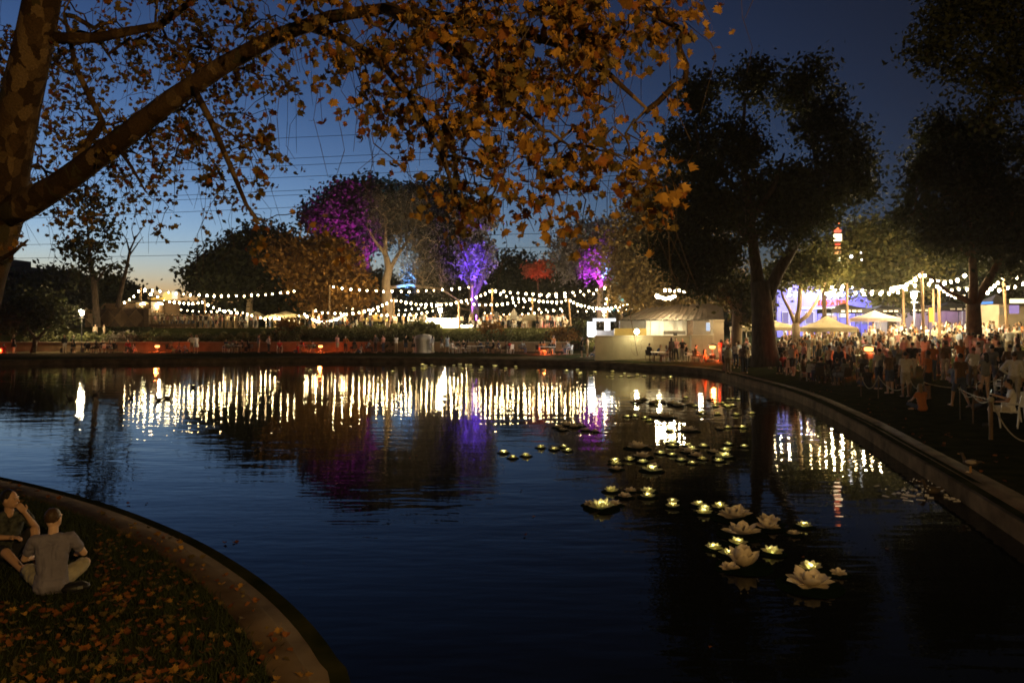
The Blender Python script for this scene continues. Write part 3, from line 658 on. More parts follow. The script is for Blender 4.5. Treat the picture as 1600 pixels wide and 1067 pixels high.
sock_mesh = MB().tube([(0,0,0),(0,0,-.07)], .035, 6).mesh('socket', m_black)
def string(label, A, B, sag, n, ends=(0,0), scale=1.0):
    """a sagging cable from A to B with n hanging bulbs"""
    A = Vector(A); B = Vector(B); t = thing('bulb_string', label, 'string lights', A, 0, 'strings of festoon bulbs')
    f = lambda u: A.lerp(B, u)-Vector((0,0,sag*4*u*(1-u)))
    MB().tube([f(i/16) for i in range(17)], .014, 4).build('cable', m_wire, t)
    for i in range(n):
        u = (i+.5)/n+RND.uniform(-.08,.08)/n; o = link('bulb', (bulb_dim if RND.random() < .16 else bulb_mesh) if A.y > 78 else (bulb_mesh if RND.random() < .3 else bulb_big), t); o.location = f(u)-A+Vector((0,0,-RND.uniform(0,.10))); s_ = scale*RND.uniform(.75,1.18); o.scale = (s_,)*3
D = lambda px, py, d: P(px, py, d)
sg = lambda p_, d: p_/F*d
string('highest string from the kiosk pole to the right across the sky gap', PL['a'], D(466,452.5,98), sg(9.5,95), 21)
string('short string dropping left from the kiosk pole', D(192,472,93), PL['a'], sg(3,93), 4)
string('string running from the kiosk pole down behind the yellow dome', PL['a'], D(262,468.5,96), sg(1,93), 4)
string('string above the crowd from the dome to the short pole', D(262,468,93), PL['b'], sg(3,93), 8)
string('string falling from the short pole to the marquee', PL['b'], D(375,486,93), sg(5,93), 6)
string('low string along the cream marquee front', D(376,485,92.5), D(440,494,92.5), sg(5,92), 9)
string('long high string from the amber tree to the violet tree pole', PL['c'], PL['g'], sg(7.5,100), 17)
string('bright low swag hanging in a deep curve', D(474,488,91.5), D(540,487,91.5), sg(13,92), 17)
string('string between the swag pole and the canopy pole', PL['d'], PL['e'], sg(4,92), 8)
string('string rising from the canopy pole to the tall pole', PL['e'], PL['f'], sg(2.5,91), 7)
string('string from the tall pole to the wide stall pole', PL['f'], PL['h'], sg(6,90), 13)
string('string climbing from the stall pole across the violet tree', PL['h'], PL['i'], sg(2.5,92), 7)
string('low string running behind the yellow canopy to the lantern', D(574,487,94), D(690,481,94), sg(6,94), 13)
string('level string from the stall pole to the parasol pole', PL['h'], PL['j'], sg(6,93), 13)
string('upper string from the violet tree pole towards the leaning pole', PL['i'], PL['l'], sg(9,93), 15)
string('string dipping from the violet tree pole to the parasol pole', PL['i'], PL['j'], sg(5,96), 7)
string('string from the parasol pole to the leaning pole', PL['j'], PL['k'], sg(4,93), 8)
string('dense swag from the leaning pole to the cool white stall', PL['k'], D(990,468,86), sg(12,88), 17)
string('second upper string just below the one to the leaning pole', D(836,459,97), D(934,455,92), sg(4,93), 7)
string('small swag inside the brown tree canopy above the pavilion', D(1024,457,62), D(1056,459,62), sg(5.5,62), 9, scale=.8)
string('few bulbs climbing through the leaves above the pavilion', D(1036,452,66), D(1072,455,64), sg(-3,64), 5, scale=.85)
string('string passing behind the big dark trunk', D(1150,447,55), D(1238,446,55), sg(4,55), 8, scale=.8)
string('string rising steeply beside the big dark trunk', D(1180,458,52), D(1234,420,52), sg(1,50), 4, scale=.8)
string('string over the stage roof to the stage pole', D(1255,448,74), PL['m'], sg(2,64), 5, scale=.85)
string('string through the leaves right of the stage', PL['m'], D(1422,442,54), sg(12,56), 6, scale=.85)
string('string from the leaves to the tall thick pole', D(1390,447,56), PL['n'], sg(7,55), 8, scale=.8)
string('string from the thick pole through the forked tree top', PL['n'], D(1512,424,50), sg(14,52), 7, scale=.85)
string('string sagging left of the forked trunk', PL['o'], D(1508,461,52), sg(5,53), 7, scale=.8)
string('string rising from the forked tree to the pale pole', D(1534,459,50), PL['q'], sg(3,50), 6, scale=.8)
string('string running out of the picture from the pale pole', PL['q'], D(1640,424,52), sg(3,50), 5, scale=.8)
string('string climbing beside the shop to the right edge', D(1556,452,48), D(1640,422,46), sg(2,48), 7, scale=.8)
string('added string over the crowd between the stage pole and the pale forked tree', D(1262,452,50), D(1322,446,48), sg(7,50), 5, scale=.6)  # this string and the next two are added to brighten the crowd below
string('added string over the crowd from the stage pole towards the thick pole', D(1330,452,47), D(1436,440,46), sg(10,46), 8, scale=.6)
string('added string high over the crowd left of the forked tree', D(1446,438,44), D(1516,446,43), sg(7,43), 6, scale=.6)
string('faint far string behind the crowd right of the kiosk', D(250,476,104), D(372,482,106), sg(6,105), 13, scale=.7)
string('faint far string behind the yellow canopy', D(535,478,108), D(690,474,108), sg(8,108), 15, scale=.7)
string('faint far string behind the parasol crowd', D(742,485,106), D(880,480,106), sg(7,106), 14, scale=.7)
string('faint far string under the dense swag', D(800,476,108), D(985,482,104), sg(6,106), 15, scale=.65)
string('string along the edge of the cream marquee roof', D(426,491,93.5), D(470,491,93.5), sg(2,93), 7, scale=.75)
string('string down the leaning pole beside the lantern', D(948,462,86), D(944,482,86), 0, 3, scale=.7)
# -- red light tower
def tower():
    d = 58; t = thing('light_tower', 'slim red light tower glowing through the trees', 'tower', P(1310,535,d))
    for sx in (-2.4, 2.4): MB().tube([P(1310+sx,535,d), P(1310+sx*.6,350,d)], .03, 5).build('leg', m_black, t)
    for i in range(20): MB().beam(P(1308,352+i*9,d), P(1312,358+i*9,d), .03, .03).build('brace', m_black, t)
    for y, c, w, h, s_ in ((348,(1,.2,.06),2.6,2.4,3),(357,(1,.2,.06),2.4,2,2),(361,(1,.15,.08),4.4,3,1.6),(371,(1,.72,.4),5,8.5,5),(381.5,(1,.1,.05),3,2,1.5),(387,(1,.35,.1),3,2.2,2.2),(394.5,(1,.4,.12),4,3,1.6),(403,(1,.8,.4),2.8,1.6,4),(407.5,(.95,.9,.5),2.8,1.6,4)):
        b = MB(); slab(b, 1310-w, 1310+w, y-h/1.6, y+h/1.6, d-.5, .3); b.build('lamp', emat('tower_lamp_%d' % y, c, s_), t)
    for x, y, s_ in ((1330,401,.35),(1345,395,.16),(1346,406,.2)):
        MB().ell(P(x,y,d), s_*.36, 8, 6).build('lamp', emat('tower_white', (1,.95,.9), 8), t)
tower()
# -- patio heaters
def heater(label, px, py, ybot, d, power=90):
    c = P(px, py, d); zb = P(px, ybot, d).z; t = thing('patio_heater', label, 'heater', (c.x, d, zb), 0, 'glowing patio heaters')
    MB().tube([(c.x,d,zb),(c.x,d,c.z-.1)], .04, 8).build('stem', m_black, t); MB().lathe([(.25,0),(.25,.25),(.08,.35)], 12, (c.x,d,zb)).build('base', m_black, t)
    MB().lathe([(.10,-.12),(.2,-.10),(.22,.06),(.1,.10)], 12, c).build('glow_ring', emat('heater_glow', (1.0,.25,.05), 9), t, True)
    MB().lathe([(.40,.10),(.38,.14),(.0,.24)], 12, c).build('hood', m_black, t)
    point('heat_glow', (c.x, d-.35, c.z-.1), power, (1.0,.13,.025), .15, t)
heater('red patio heater on the far path below the kiosk fence', 246, 541, 553, 74, 360); heater('red patio heater on the far path below the low bulb swag', 501, 541, 553, 74, 420)
heater('red patio heater beside the orange lit wall', 1113, 542, 560, 53, 420); heater('low red heater among people below the white parasol', 851, 546, 556, 68.5, 420)
heater('red heater at the far left edge of the path', 0, 547, 556, 72, 320); heater('red heater glowing among the seated lawn crowd', 1357, 545, 560, 38, 260)
# ------------------------------------------------------------------ far trees
tree('round_tree', 'dense rounded dark green tree left of the amber tree', 112, [([(388,500),(391,470),(394,440),(396,410)], [.55,.45,.35,.2]), ([(391,470),(368,448),(345,428)], [.3,.22,.12]), ([(392,462),(418,440),(440,420)], [.3,.2,.1])],
     [(392,408,62,40),(345,428,46,38),(320,440,26,24),(432,404,52,42),(405,382,40,24),(375,440,60,22)], 330, 60, .8, LF_DARK, m_bark_pale, 2.6, seed=3)
tree('autumn_tree', 'amber autumn tree behind the short pole in the middle left', 104, [([(545,505),(533,470),(524,440),(515,405)], [.45,.36,.28,.12]), ([(533,470),(505,440),(478,415)], [.25,.18,.1])],
     [(500,402,46,30),(470,420,46,36),(530,425,40,36),(510,452,55,32),(452,395,34,22),(548,460,30,26)], 260, 42, .75, LF_AMBER, m_bark, 2.4, seed=4)
tree('pine_tree', 'broad pine with its flat dark top and flank lit magenta', 128, [([(566,505),(563,460),(560,410),(570,345)], [.7,.6,.5,.3]), ([(582,500),(578,450),(574,400),(590,340)], [.55,.5,.4,.2]), ([(563,412),(540,385),(522,360)], [.3,.2,.1]), ([(574,400),(600,370),(620,345)], [.3,.2,.1])],
     [(560,330,62,40),(610,325,44,34),(525,345,36,34),(498,338,18,20),(570,306,56,20),(560,372,50,22),(515,425,40,26)], 380, 60, .85, LF_OLIVE, m_bark, 2.6, seed=5)
tree('bare_tree', 'tall pale bare tree with a fine brown twiggy crown', 106, [([(607,515),(605,470),(603,440),(608,420),(602,395),(603,350)], [.85,.75,.62,.55,.35,.12]), ([(607,425),(622,398),(640,372),(652,350)], [.35,.25,.18,.06]), ([(602,398),(585,375),(572,352)], [.28,.18,.06]), ([(604,450),(640,445),(690,452),(730,478)], [.25,.2,.15,.05])],
     [(625,345,36,44),(655,385,46,50),(645,330,30,30),(600,330,26,30),(665,430,40,30)], 420, 26, .42, LF_PALE, m_bark_pale, 2.0, rtip=.03, seed=6, aspect=.25)
tree('pine_tree', 'thin leaning bare-stemmed pine left of the magenta pine', 112, [([(545,500),(538,455),(532,420),(520,395)], [.3,.26,.22,.1])], [(515,385,26,16),(535,395,22,14),(500,398,20,12)], 60, 45, .7, LF_DARK, m_bark, 1.8, seed=7)
tree('pine_tree', 'dark pine behind the twiggy crown with blue lit needles', 136, [([(690,500),(690,440),(688,380),(690,330)], [.6,.5,.4,.2])], [(690,318,46,30),(715,345,44,40),(675,350,34,34),(700,390,46,40),(655,312,30,22)], 260, 60, .9, LF_DARK, m_bark, 3.0, seed=8)
tree('violet_tree', 'forked tree floodlit deep violet behind the bulb strings', 104, [([(742,512),(741,480),(739,455)], [.7,.62,.55]), ([(740,462),(732,430),(722,405),(712,390)], [.4,.3,.22,.1]), ([(740,465),(752,440),(758,415),(772,385)], [.42,.34,.25,.1]), ([(742,450),(743,420),(745,395)], [.28,.2,.1]), ([(738,486),(720,482),(700,462)], [.2,.15,.06])],
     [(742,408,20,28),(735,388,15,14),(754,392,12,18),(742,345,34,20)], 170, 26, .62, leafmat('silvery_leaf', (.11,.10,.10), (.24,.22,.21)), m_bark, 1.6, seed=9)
tree('dark_tree', 'dark bushy tree right of the violet tree', 134, [([(800,505),(800,460),(802,430)], [.5,.4,.2])], [(800,430,46,34),(825,450,40,28),(780,455,40,30),(850,440,34,24)], 200, 55, .9, LF_DARK, m_bark, 3.0, seed=10)
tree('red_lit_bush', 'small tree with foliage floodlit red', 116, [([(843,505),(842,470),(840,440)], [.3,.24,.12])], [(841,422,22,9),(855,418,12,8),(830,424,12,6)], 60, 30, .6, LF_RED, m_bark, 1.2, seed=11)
tree('floodlit_tree', 'tree with branches floodlit magenta and turquoise near the leaning pole', 110, [([(938,505),(937,470),(940,445),(932,420)], [.5,.42,.36,.2]), ([(938,458),(950,437),(957,428)], [.25,.18,.08]), ([(940,445),(925,425),(915,405),(908,385)], [.28,.22,.15,.06]), ([(934,425),(940,405),(945,385)], [.2,.15,.06])],
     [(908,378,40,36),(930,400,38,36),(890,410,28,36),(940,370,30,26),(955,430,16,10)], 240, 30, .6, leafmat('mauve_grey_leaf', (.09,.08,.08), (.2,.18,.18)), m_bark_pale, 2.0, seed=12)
tree('slim_tree', 'slim tree with thin turquoise lit leaves left of the pavilion', 92, [([(972,505),(971,470),(970,430)], [.2,.16,.06])], [(970,462,5,16),(970,436,5,12)], 40, 22, .5, LF_PALE, m_bark, .7, seed=13)
tree('amber_brown_tree', 'wide brownish tree behind the pavilion lit amber from below', 78, [([(1040,512),(1042,470),(1046,420),(1050,360)], [.55,.48,.4,.15]), ([(1042,450),(1010,425),(990,400)], [.28,.2,.08]), ([(1044,440),(1080,420),(1110,395)], [.28,.2,.08])],
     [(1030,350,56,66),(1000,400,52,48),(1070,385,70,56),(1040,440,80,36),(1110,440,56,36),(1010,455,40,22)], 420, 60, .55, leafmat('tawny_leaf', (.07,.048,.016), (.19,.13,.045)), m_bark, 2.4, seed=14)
tree('amber_brown_tree', 'broad yellowish tree spreading over the stage roof', 68, [([(1395,520),(1392,480),(1385,440),(1375,400)], [.4,.34,.28,.12]), ([(1386,445),(1350,420),(1310,405)], [.2,.15,.06])],
     [(1285,405,22,30),(1355,385,38,40),(1345,425,30,14),(1400,400,56,42),(1340,425,60,18),(1420,430,36,20),(1400,455,22,20)], 330, 55, .5, LF_PLANE, m_bark, 2.2, seed=15)
tree('slender_tree', 'slender dark tree with sparse leaves at the left behind the lantern', 84, [([(152,512),(150,480),(147,440),(140,400),(136,340)], [.42,.36,.3,.22,.05]), ([(148,445),(165,420),(185,408)], [.15,.1,.03]), ([(142,410),(125,425),(112,428)], [.12,.08,.03])],
     [(125,430,18,16),(160,365,24,34),(175,420,18,14),(120,380,24,30),(150,325,34,24),(140,405,20,18)], 80, 13, .72, LF_DARK, m_bark, 1.3, seed=16)
tree('leafless_tree', 'small leafless tree with crooked branches against the pale sky', 84, [([(184,480),(190,450),(199,415),(203,392)], [.28,.24,.18,.14]), ([(203,395),(198,375),(190,362)], [.12,.07,.03]), ([(203,392),(212,372),(226,352)], [.12,.08,.03]), ([(202,400),(216,380),(224,370)], [.1,.06,.03]), ([(196,425),(180,415),(175,408)], [.08,.05,.02]), ([(210,376),(206,358),(207,348)], [.06,.04,.02])],
     [(180,440,8,5)], 8, 12, .6, LF_DARK, m_bark, .8, seed=17)
tree('small_tree', 'small dark forked tree on the far path at the left', 72, [([(50,557),(54,540),(56,530)], [.28,.22,.2]), ([(56,531),(46,515),(36,500)], [.16,.12,.06]), ([(56,532),(68,520),(80,506)], [.16,.12,.06])],
     [(40,490,40,20),(75,492,40,18),(20,500,30,16),(60,475,40,14)], 130, 30, .42, LF_DARK, m_bark, 1.6, seed=18)
for i, (lab, d, blobs, seed) in enumerate((
    ('dark bushy tree in front of the apartment block', 130, [(20,462,44,20),(60,455,34,18),(90,445,30,20)], 21),
    ('dark tree crown rising left of the slender tree', 120, [(100,455,30,22),(125,468,34,18)], 22),
    ('low dark tree behind the kiosk roof', 118, [(185,468,30,12),(170,460,20,14)], 23),
    ('dark leafy tree behind the cream marquee', 122, [(450,470,46,26),(420,460,30,24)], 24),
    ('dark tree filling the gap behind the tall bare tree', 140, [(640,470,50,34),(590,455,40,30)], 25),
    ('dark tree behind the stall between violet and bare trees', 138, [(690,460,44,36),(720,440,34,30)], 26),
    ('dark tree behind the white parasol', 140, [(850,465,52,26),(900,455,46,36)], 27),
    ('dark tree at the back left of the pavilion', 120, [(975,430,34,46),(955,400,30,36)], 28),
    ('dark tree behind the black canopy tents', 100, [(1440,430,60,40),(1500,440,50,40)], 29),
    ('dark tree behind the corner shop', 95, [(1580,430,70,46),(1630,420,60,50)], 30))):
    yb = 505; xm = sum(b[0] for b in blobs)/len(blobs); ym = sum(b[1] for b in blobs)/len(blobs)
    tree('background_tree', lab, d, [([(xm,yb),(xm+2,ym+6),(xm-1,ym-4)], [.4,.3,.12])], blobs, 130, 60, .85, LF_DARK if i % 3 else LF_OLIVE, m_bark, 2.8, 'dark trees behind the festival', seed=seed)
# far hedge and planting on the slope
def bushes(name, label, cat, boxes, n, size, lm, seed, kind=None, group=None):
    rng = np.random.default_rng(seed); cs = []
    for x0, x1, y0, y1, d, dd in boxes:
        k = int(n*(x1-x0)/sum(b[1]-b[0] for b in boxes)); u = rng.uniform(size=(k,3))
        px = x0+u[:,0]*(x1-x0); top = y0+3*np.sin(px*.21)+2*np.sin(px*.5); py = top+(y1-top)*u[:,1]**1.0; dp = d+dd*(u[:,2]-.5)
        cs.append(np.stack(((px-HX)/F*dp, dp, CZ-(py-HY)/F*dp), 1))
    V, Fq = quads(np.concatenate(cs), size, 0, .6, rng)
    return tag(link(name, npmesh(name, V, Fq, lm)), label, cat, group, kind)
def hedge(label, x0, x1, y0, y1, d, depth, n, seed):
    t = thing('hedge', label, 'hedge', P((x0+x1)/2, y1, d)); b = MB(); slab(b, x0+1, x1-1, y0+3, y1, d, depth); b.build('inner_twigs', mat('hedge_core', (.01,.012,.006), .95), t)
    rng = np.random.default_rng(seed); u = rng.uniform(size=(n,3)); px = x0+u[:,0]*(x1-x0); py = y0+(y1-y0)*u[:,1]; dp = d+depth*(u[:,2]-.12)
    V, Fq = quads(np.stack(((px-HX)/F*dp, dp, CZ-(py-HY)/F*dp), 1), .35, 0, .6, rng); link('leaves', npmesh('leaves', V-np.array(t.location), Fq, LF_DARK), t)
hedge('long dark clipped hedge at the far left above the slope', -40, 104, 491, 518, 86, 2.0, 9000, 41)
hedge('lower dark hedge below the diamond slat fence', 166, 236, 512, 524, 84, 1.5, 3000, 42)
LF_LAWN = leafmat('planting_leaf', (.07,.08,.028), (.18,.18,.08))
bushes('slope_planting', None, None, [(60,470,522,534,80,5),(440,640,512,528,82,5),(560,690,508,520,86,3),(640,930,517,535,81,5)], 24000, .32, LF_LAWN, 43, 'stuff')
for i, (x, y, rx, ry, d, lm, lab) in enumerate(((196,533,24,7,78,LF_PALE,'low pale flowering mound right of the white figures'),(255,534,20,6,78,LF_LAWN,'low green mound behind the red heater'),(60,536,22,8,78,LF_LAWN,'grassy mound at the left behind the small dark tree'),
    (880,530,26,16,79,LF_AMBER,'rounded amber bush in front of the terrace at right'),(905,520,18,14,80,LF_OLIVE,'olive bush beside the white lit stall'),(770,520,20,14,81,LF_AMBER,'small amber sapling below the violet tree pole'),(610,540,22,9,76.9,LF_OLIVE,'dark bush on the path edge below the yellow canopy'),
    (455,515,24,14,82,LF_AMBER,'amber shrub at the edge of the slope below the marquee'),(660,513,26,8,84,LF_LAWN,'long grassy tuft in front of the wide stall'))):
    rng = np.random.default_rng(60+i); t = thing('bush', lab, 'bush', P(x, y+ry, d)); att = blob_points([(x,y,rx,ry)], d, 60, rng)
    mb, *_ = grow([([P(x,y+ry,d), P(x,y+ry*.3,d), P(x,y-ry*.2,d)], [.07,.05,.02])], att, rng, .012); mb.build('stems', m_bark, t)
    cs = np.repeat(att, 40, axis=0)+rng.normal(size=(len(att)*40,3))*.3; V, Fq = quads(cs, .3, 0, .6, rng); link('foliage', npmesh('foliage', V-np.array(t.location), Fq, lm), t)
bushes('distant_wood', None, None, [(-300,1900,482,507,185,24),(215,480,474,507,175,10)], 26000, 1.7, LF_DARK, 44, 'stuff')
# ------------------------------------------------------------------ big trees at the right
tree('big_tree', 'huge dark tree with a thick trunk rising from the right lawn crowd', 42, [([(1196,572),(1194,540),(1192,505),(1190,470),(1187,440)], [.86,.72,.64,.60,.56]), ([(1186,455),(1180,410),(1172,350),(1165,290),(1158,230),(1165,150)], [.40,.34,.28,.22,.16,.06]), ([(1196,470),(1216,425),(1240,385),(1262,340),(1280,290),(1268,200),(1255,140)], [.40,.34,.29,.24,.19,.12,.05]), ([(1176,380),(1130,330),(1098,270),(1085,190)], [.25,.2,.14,.06]), ([(1262,345),(1310,310),(1340,260)], [.2,.14,.06]), ([(1172,350),(1210,290),(1225,240)], [.2,.14,.06])],
     [(1095,150,28,36,-1),(1085,235,50,60,1),(1170,130,30,42),(1155,235,42,44,-2),(1262,140,44,44,1),(1282,195,36,40,-1),(1330,235,36,40,1),(1215,290,56,40,2),(1290,285,66,50,-1),(1095,320,72,60,-2),(1180,330,70,50,2),(1235,350,52,40,-1),(1060,390,48,46,1),(1120,395,56,34,-1),(1262,335,40,30,1),(1342,290,22,26),(1090,440,40,20,0)], 470, 80, .31, LF_DARK, m_bark, .95, seed=31, rtip=.018, shell=.4)
tree('dark_tree', 'large dark tree with a forked trunk right of the stage', 41, [([(1523,560),(1522,530),(1521,495),(1520,475)], [.52,.42,.38,.36]), ([(1520,478),(1508,468),(1480,455),(1450,430)], [.2,.16,.12,.06]), ([(1520,480),(1521,440),(1518,390),(1512,330),(1500,260)], [.26,.22,.18,.12,.05]), ([(1522,478),(1540,445),(1560,410),(1578,350),(1585,280)], [.26,.22,.18,.12,.05]), ([(1516,400),(1480,370),(1440,340)], [.14,.1,.04])],
     [(1480,215,56,44,1),(1450,275,38,40),(1555,235,56,56),(1500,290,76,60,-1),(1570,310,70,60,1),(1440,340,44,40,1),(1510,360,80,40,0),(1590,390,56,46),(1545,395,40,20,1),(1465,375,40,18,0),(1630,300,60,90)], 350, 80, .31, LF_DARK, m_bark_plane, .95, seed=32, rtip=.018, shell=.4)
tree('overhanging_tree', 'black overhanging tree filling the top right corner', 15, [([(1850,720),(1845,500),(1830,300),(1780,120)], [.42,.36,.3,.2]), ([(1830,300),(1720,200),(1620,150),(1540,130)], [.16,.12,.08,.03]), ([(1800,180),(1700,80),(1600,40),(1500,30)], [.14,.1,.07,.03]), ([(1790,140),(1720,20),(1640,-60)], [.12,.08,.03]), ([(1620,150),(1560,160),(1530,205)], [.05,.03,.012])],
     [(1470,50,40,40),(1450,80,26,20),(1510,100,44,26),(1540,30,56,50),(1590,80,50,60),(1500,5,50,40),(1640,40,70,90),(1560,125,50,20),(1540,180,22,26),(1720,100,80,100),(1690,200,60,40),(1600,-40,80,40)], 420, 34, .13, LF_DARK, m_bark, .5, seed=33, rtip=.006, shell=.6)
tree('pale_tree', 'pale lit forked tree with three bare limbs in front of the stage', 50, [([(1244,560),(1244,530),(1243,505)], [.34,.3,.27]), ([(1243,508),(1234,485),(1224,466),(1216,440)], [.16,.13,.1,.05]), ([(1243,510),(1249,480),(1250,455),(1252,430)], [.2,.18,.16,.08]), ([(1244,507),(1262,492),(1275,472),(1290,440)], [.17,.14,.12,.06])],
     [(1275,425,34,18),(1215,430,26,16),(1252,415,34,16)], 90, 30, .36, LF_PLANE, m_bark_pale, 1.1, seed=34)
tree('pale_tree', 'stout pale trunk just left of the big dark trunk', 50, [([(1150,560),(1151,525),(1152,490),(1154,455)], [.42,.36,.34,.22]), ([(1152,492),(1140,470),(1128,450)], [.16,.12,.06]), ([(1153,480),(1168,462),(1180,445)], [.14,.1,.05])],
     [(1135,450,34,16),(1165,462,26,14),(1175,490,14,16)], 90, 32, .36, LF_PLANE, m_bark_pale, 1.1, seed=35)
tree('slim_tree', 'slim brown trunk standing in front of the stage doors', 56, [([(1288,545),(1288,500),(1287,460),(1290,420)], [.2,.18,.16,.08])], [(1290,415,30,18)], 40, 30, .4, LF_PLANE, m_bark, 1.2, seed=36)
# ------------------------------------------------------------------ coloured floodlights on the trees
def flood(label, loc, tgt, power, col, deg, group='coloured floodlights at the tree feet'):
    t = thing('floodlight', label, 'floodlight', loc, 0, group); v = (Vector(tgt)-Vector(loc)).normalized(); l = Vector(loc)
    MB().tube([l-v*.25, l, l+v*.06], [.12,.2,.24], 10).build('housing', m_black, t); MB().tube([l+v*.061, l+v*.07], .2, 10).build('lens', emat('lens_'+'_'.join('%d' % (c*9) for c in col), col, 4), t)
    MB().box(l+Vector((0,0,-.35)), (.3,.1,.6)).build('bracket', m_black, t)
    spot('beam', l+v*.1, tgt, power, col, deg, .6, .15, t)
gz = lambda px, d: Vector(((px-HX)/F*d, d, TZ+.7))
MAG, VIO, BLU, CYA, REDC = (.62,.03,1.0), (.11,.02,1.0), (.05,.28,1.0), (.05,.75,1.0), (1.0,.05,.03)
flood('magenta floodlight below the broad pine', gz(540,116), P(545,345,128), 130000, MAG, 44)
flood('blue floodlight behind the tall bare tree', gz(632,100), P(636,400,110), 60000, BLU, 22)
flood('sky blue floodlight low beside the bare tree', gz(640,100), P(630,450,110), 24000, BLU, 30)
flood('violet floodlight at the foot of the violet tree', gz(742,97), P(742,425,104), 36000, VIO, 46)
flood('violet floodlight for the needles above the violet tree', gz(735,100), P(742,345,104), 60000, VIO, 24)
flood('second violet floodlight right of the violet tree', gz(765,98), P(745,450,104), 9000, VIO, 50)
flood('red floodlight below the red bush', gz(838,109), P(841,422,116), 5000, REDC, 26)
flood('red floodlight beside the round tent', gz(862,93), P(856,508,97), 900, REDC, 50)
flood('magenta floodlight below the turquoise tree', gz(938,103), P(930,420,109), 60000, MAG, 36)
flood('turquoise floodlight right of the leaning pole', gz(962,103), P(942,402,110), 90000, CYA, 14)
flood('turquoise floodlight beside the slim tree', gz(975,88), P(970,455,92), 9000, CYA, 34)
# ------------------------------------------------------------------ foreground plane tree
def leaf_mesh(name, m, seed):
    r = random.Random(seed); ang = [-90, -62, -38, -22, -2, 14, 34, 52, 68, 80, 90]; rad_ = [.16,.40,.66,.50,.84,.62,.95,.72,.78,.72,1.05]
    half = [(math.cos(math.radians(a))*q*r.uniform(.9,1.1), math.sin(math.radians(a))*q*r.uniform(.93,1.07)) for a, q in zip(ang, rad_)]
    V = [(0,-.05,0)]; R_ = [(x, y, .28*abs(x)+.12*y*y*r.choice((-1,1))) for x, y in half]; L_ = [(-x*r.uniform(.9,1.1), y, .28*abs(x)-.05*y) for x, y in half[1:-1]][::-1]
    ring_ = R_+L_; V += [(x*.5, (y+.1)*.5, z*.5) for x, y, z in ring_]; n = len(ring_)
    fs = [(0,1+i,1+(i+1)%n) for i in range(n)]
    V += [(-.012,-.08,0),(.012,-.08,0),(.004,-.62,.05),(-.004,-.62,.05)]; fs.append((n+1,n+2,n+3,n+4))
    cu = (.0,.5,1.1,-.6,.9,1.7)[seed % 6]; tw_ = r.uniform(-.6,.6)
    def bend(x, y, z):
        a = cu*y; q = (math.sin(a)/cu if abs(cu) > .01 else y, (1-math.cos(a))/cu if abs(cu) > .01 else 0); z2 = z+q[1]+abs(x)*abs(cu)*.35; t_ = tw_*y
        return (x*math.cos(t_)-z2*math.sin(t_), q[0], x*math.sin(t_)+z2*math.cos(t_))
    V = [bend(*q) for q in V]
    me = bpy.data.meshes.new(name); me.from_pydata(V, [], fs); me.materials.append(m); me.update(); return me
LF_A = leafmat('amber_plane_leaf', (.16,.070,.011), (.46,.25,.045), .4)
LF_B = leafmat('olive_plane_leaf', (.07,.048,.012), (.22,.15,.04), .4)
LF_C = leafmat('rust_plane_leaf', (.10,.03,.008), (.25,.09,.02), .3)
LEAFS = {m.name: [leaf_mesh('leaf', m, 5+i) for i in range(6)] for m in (LF_A, LF_B, LF_C)}
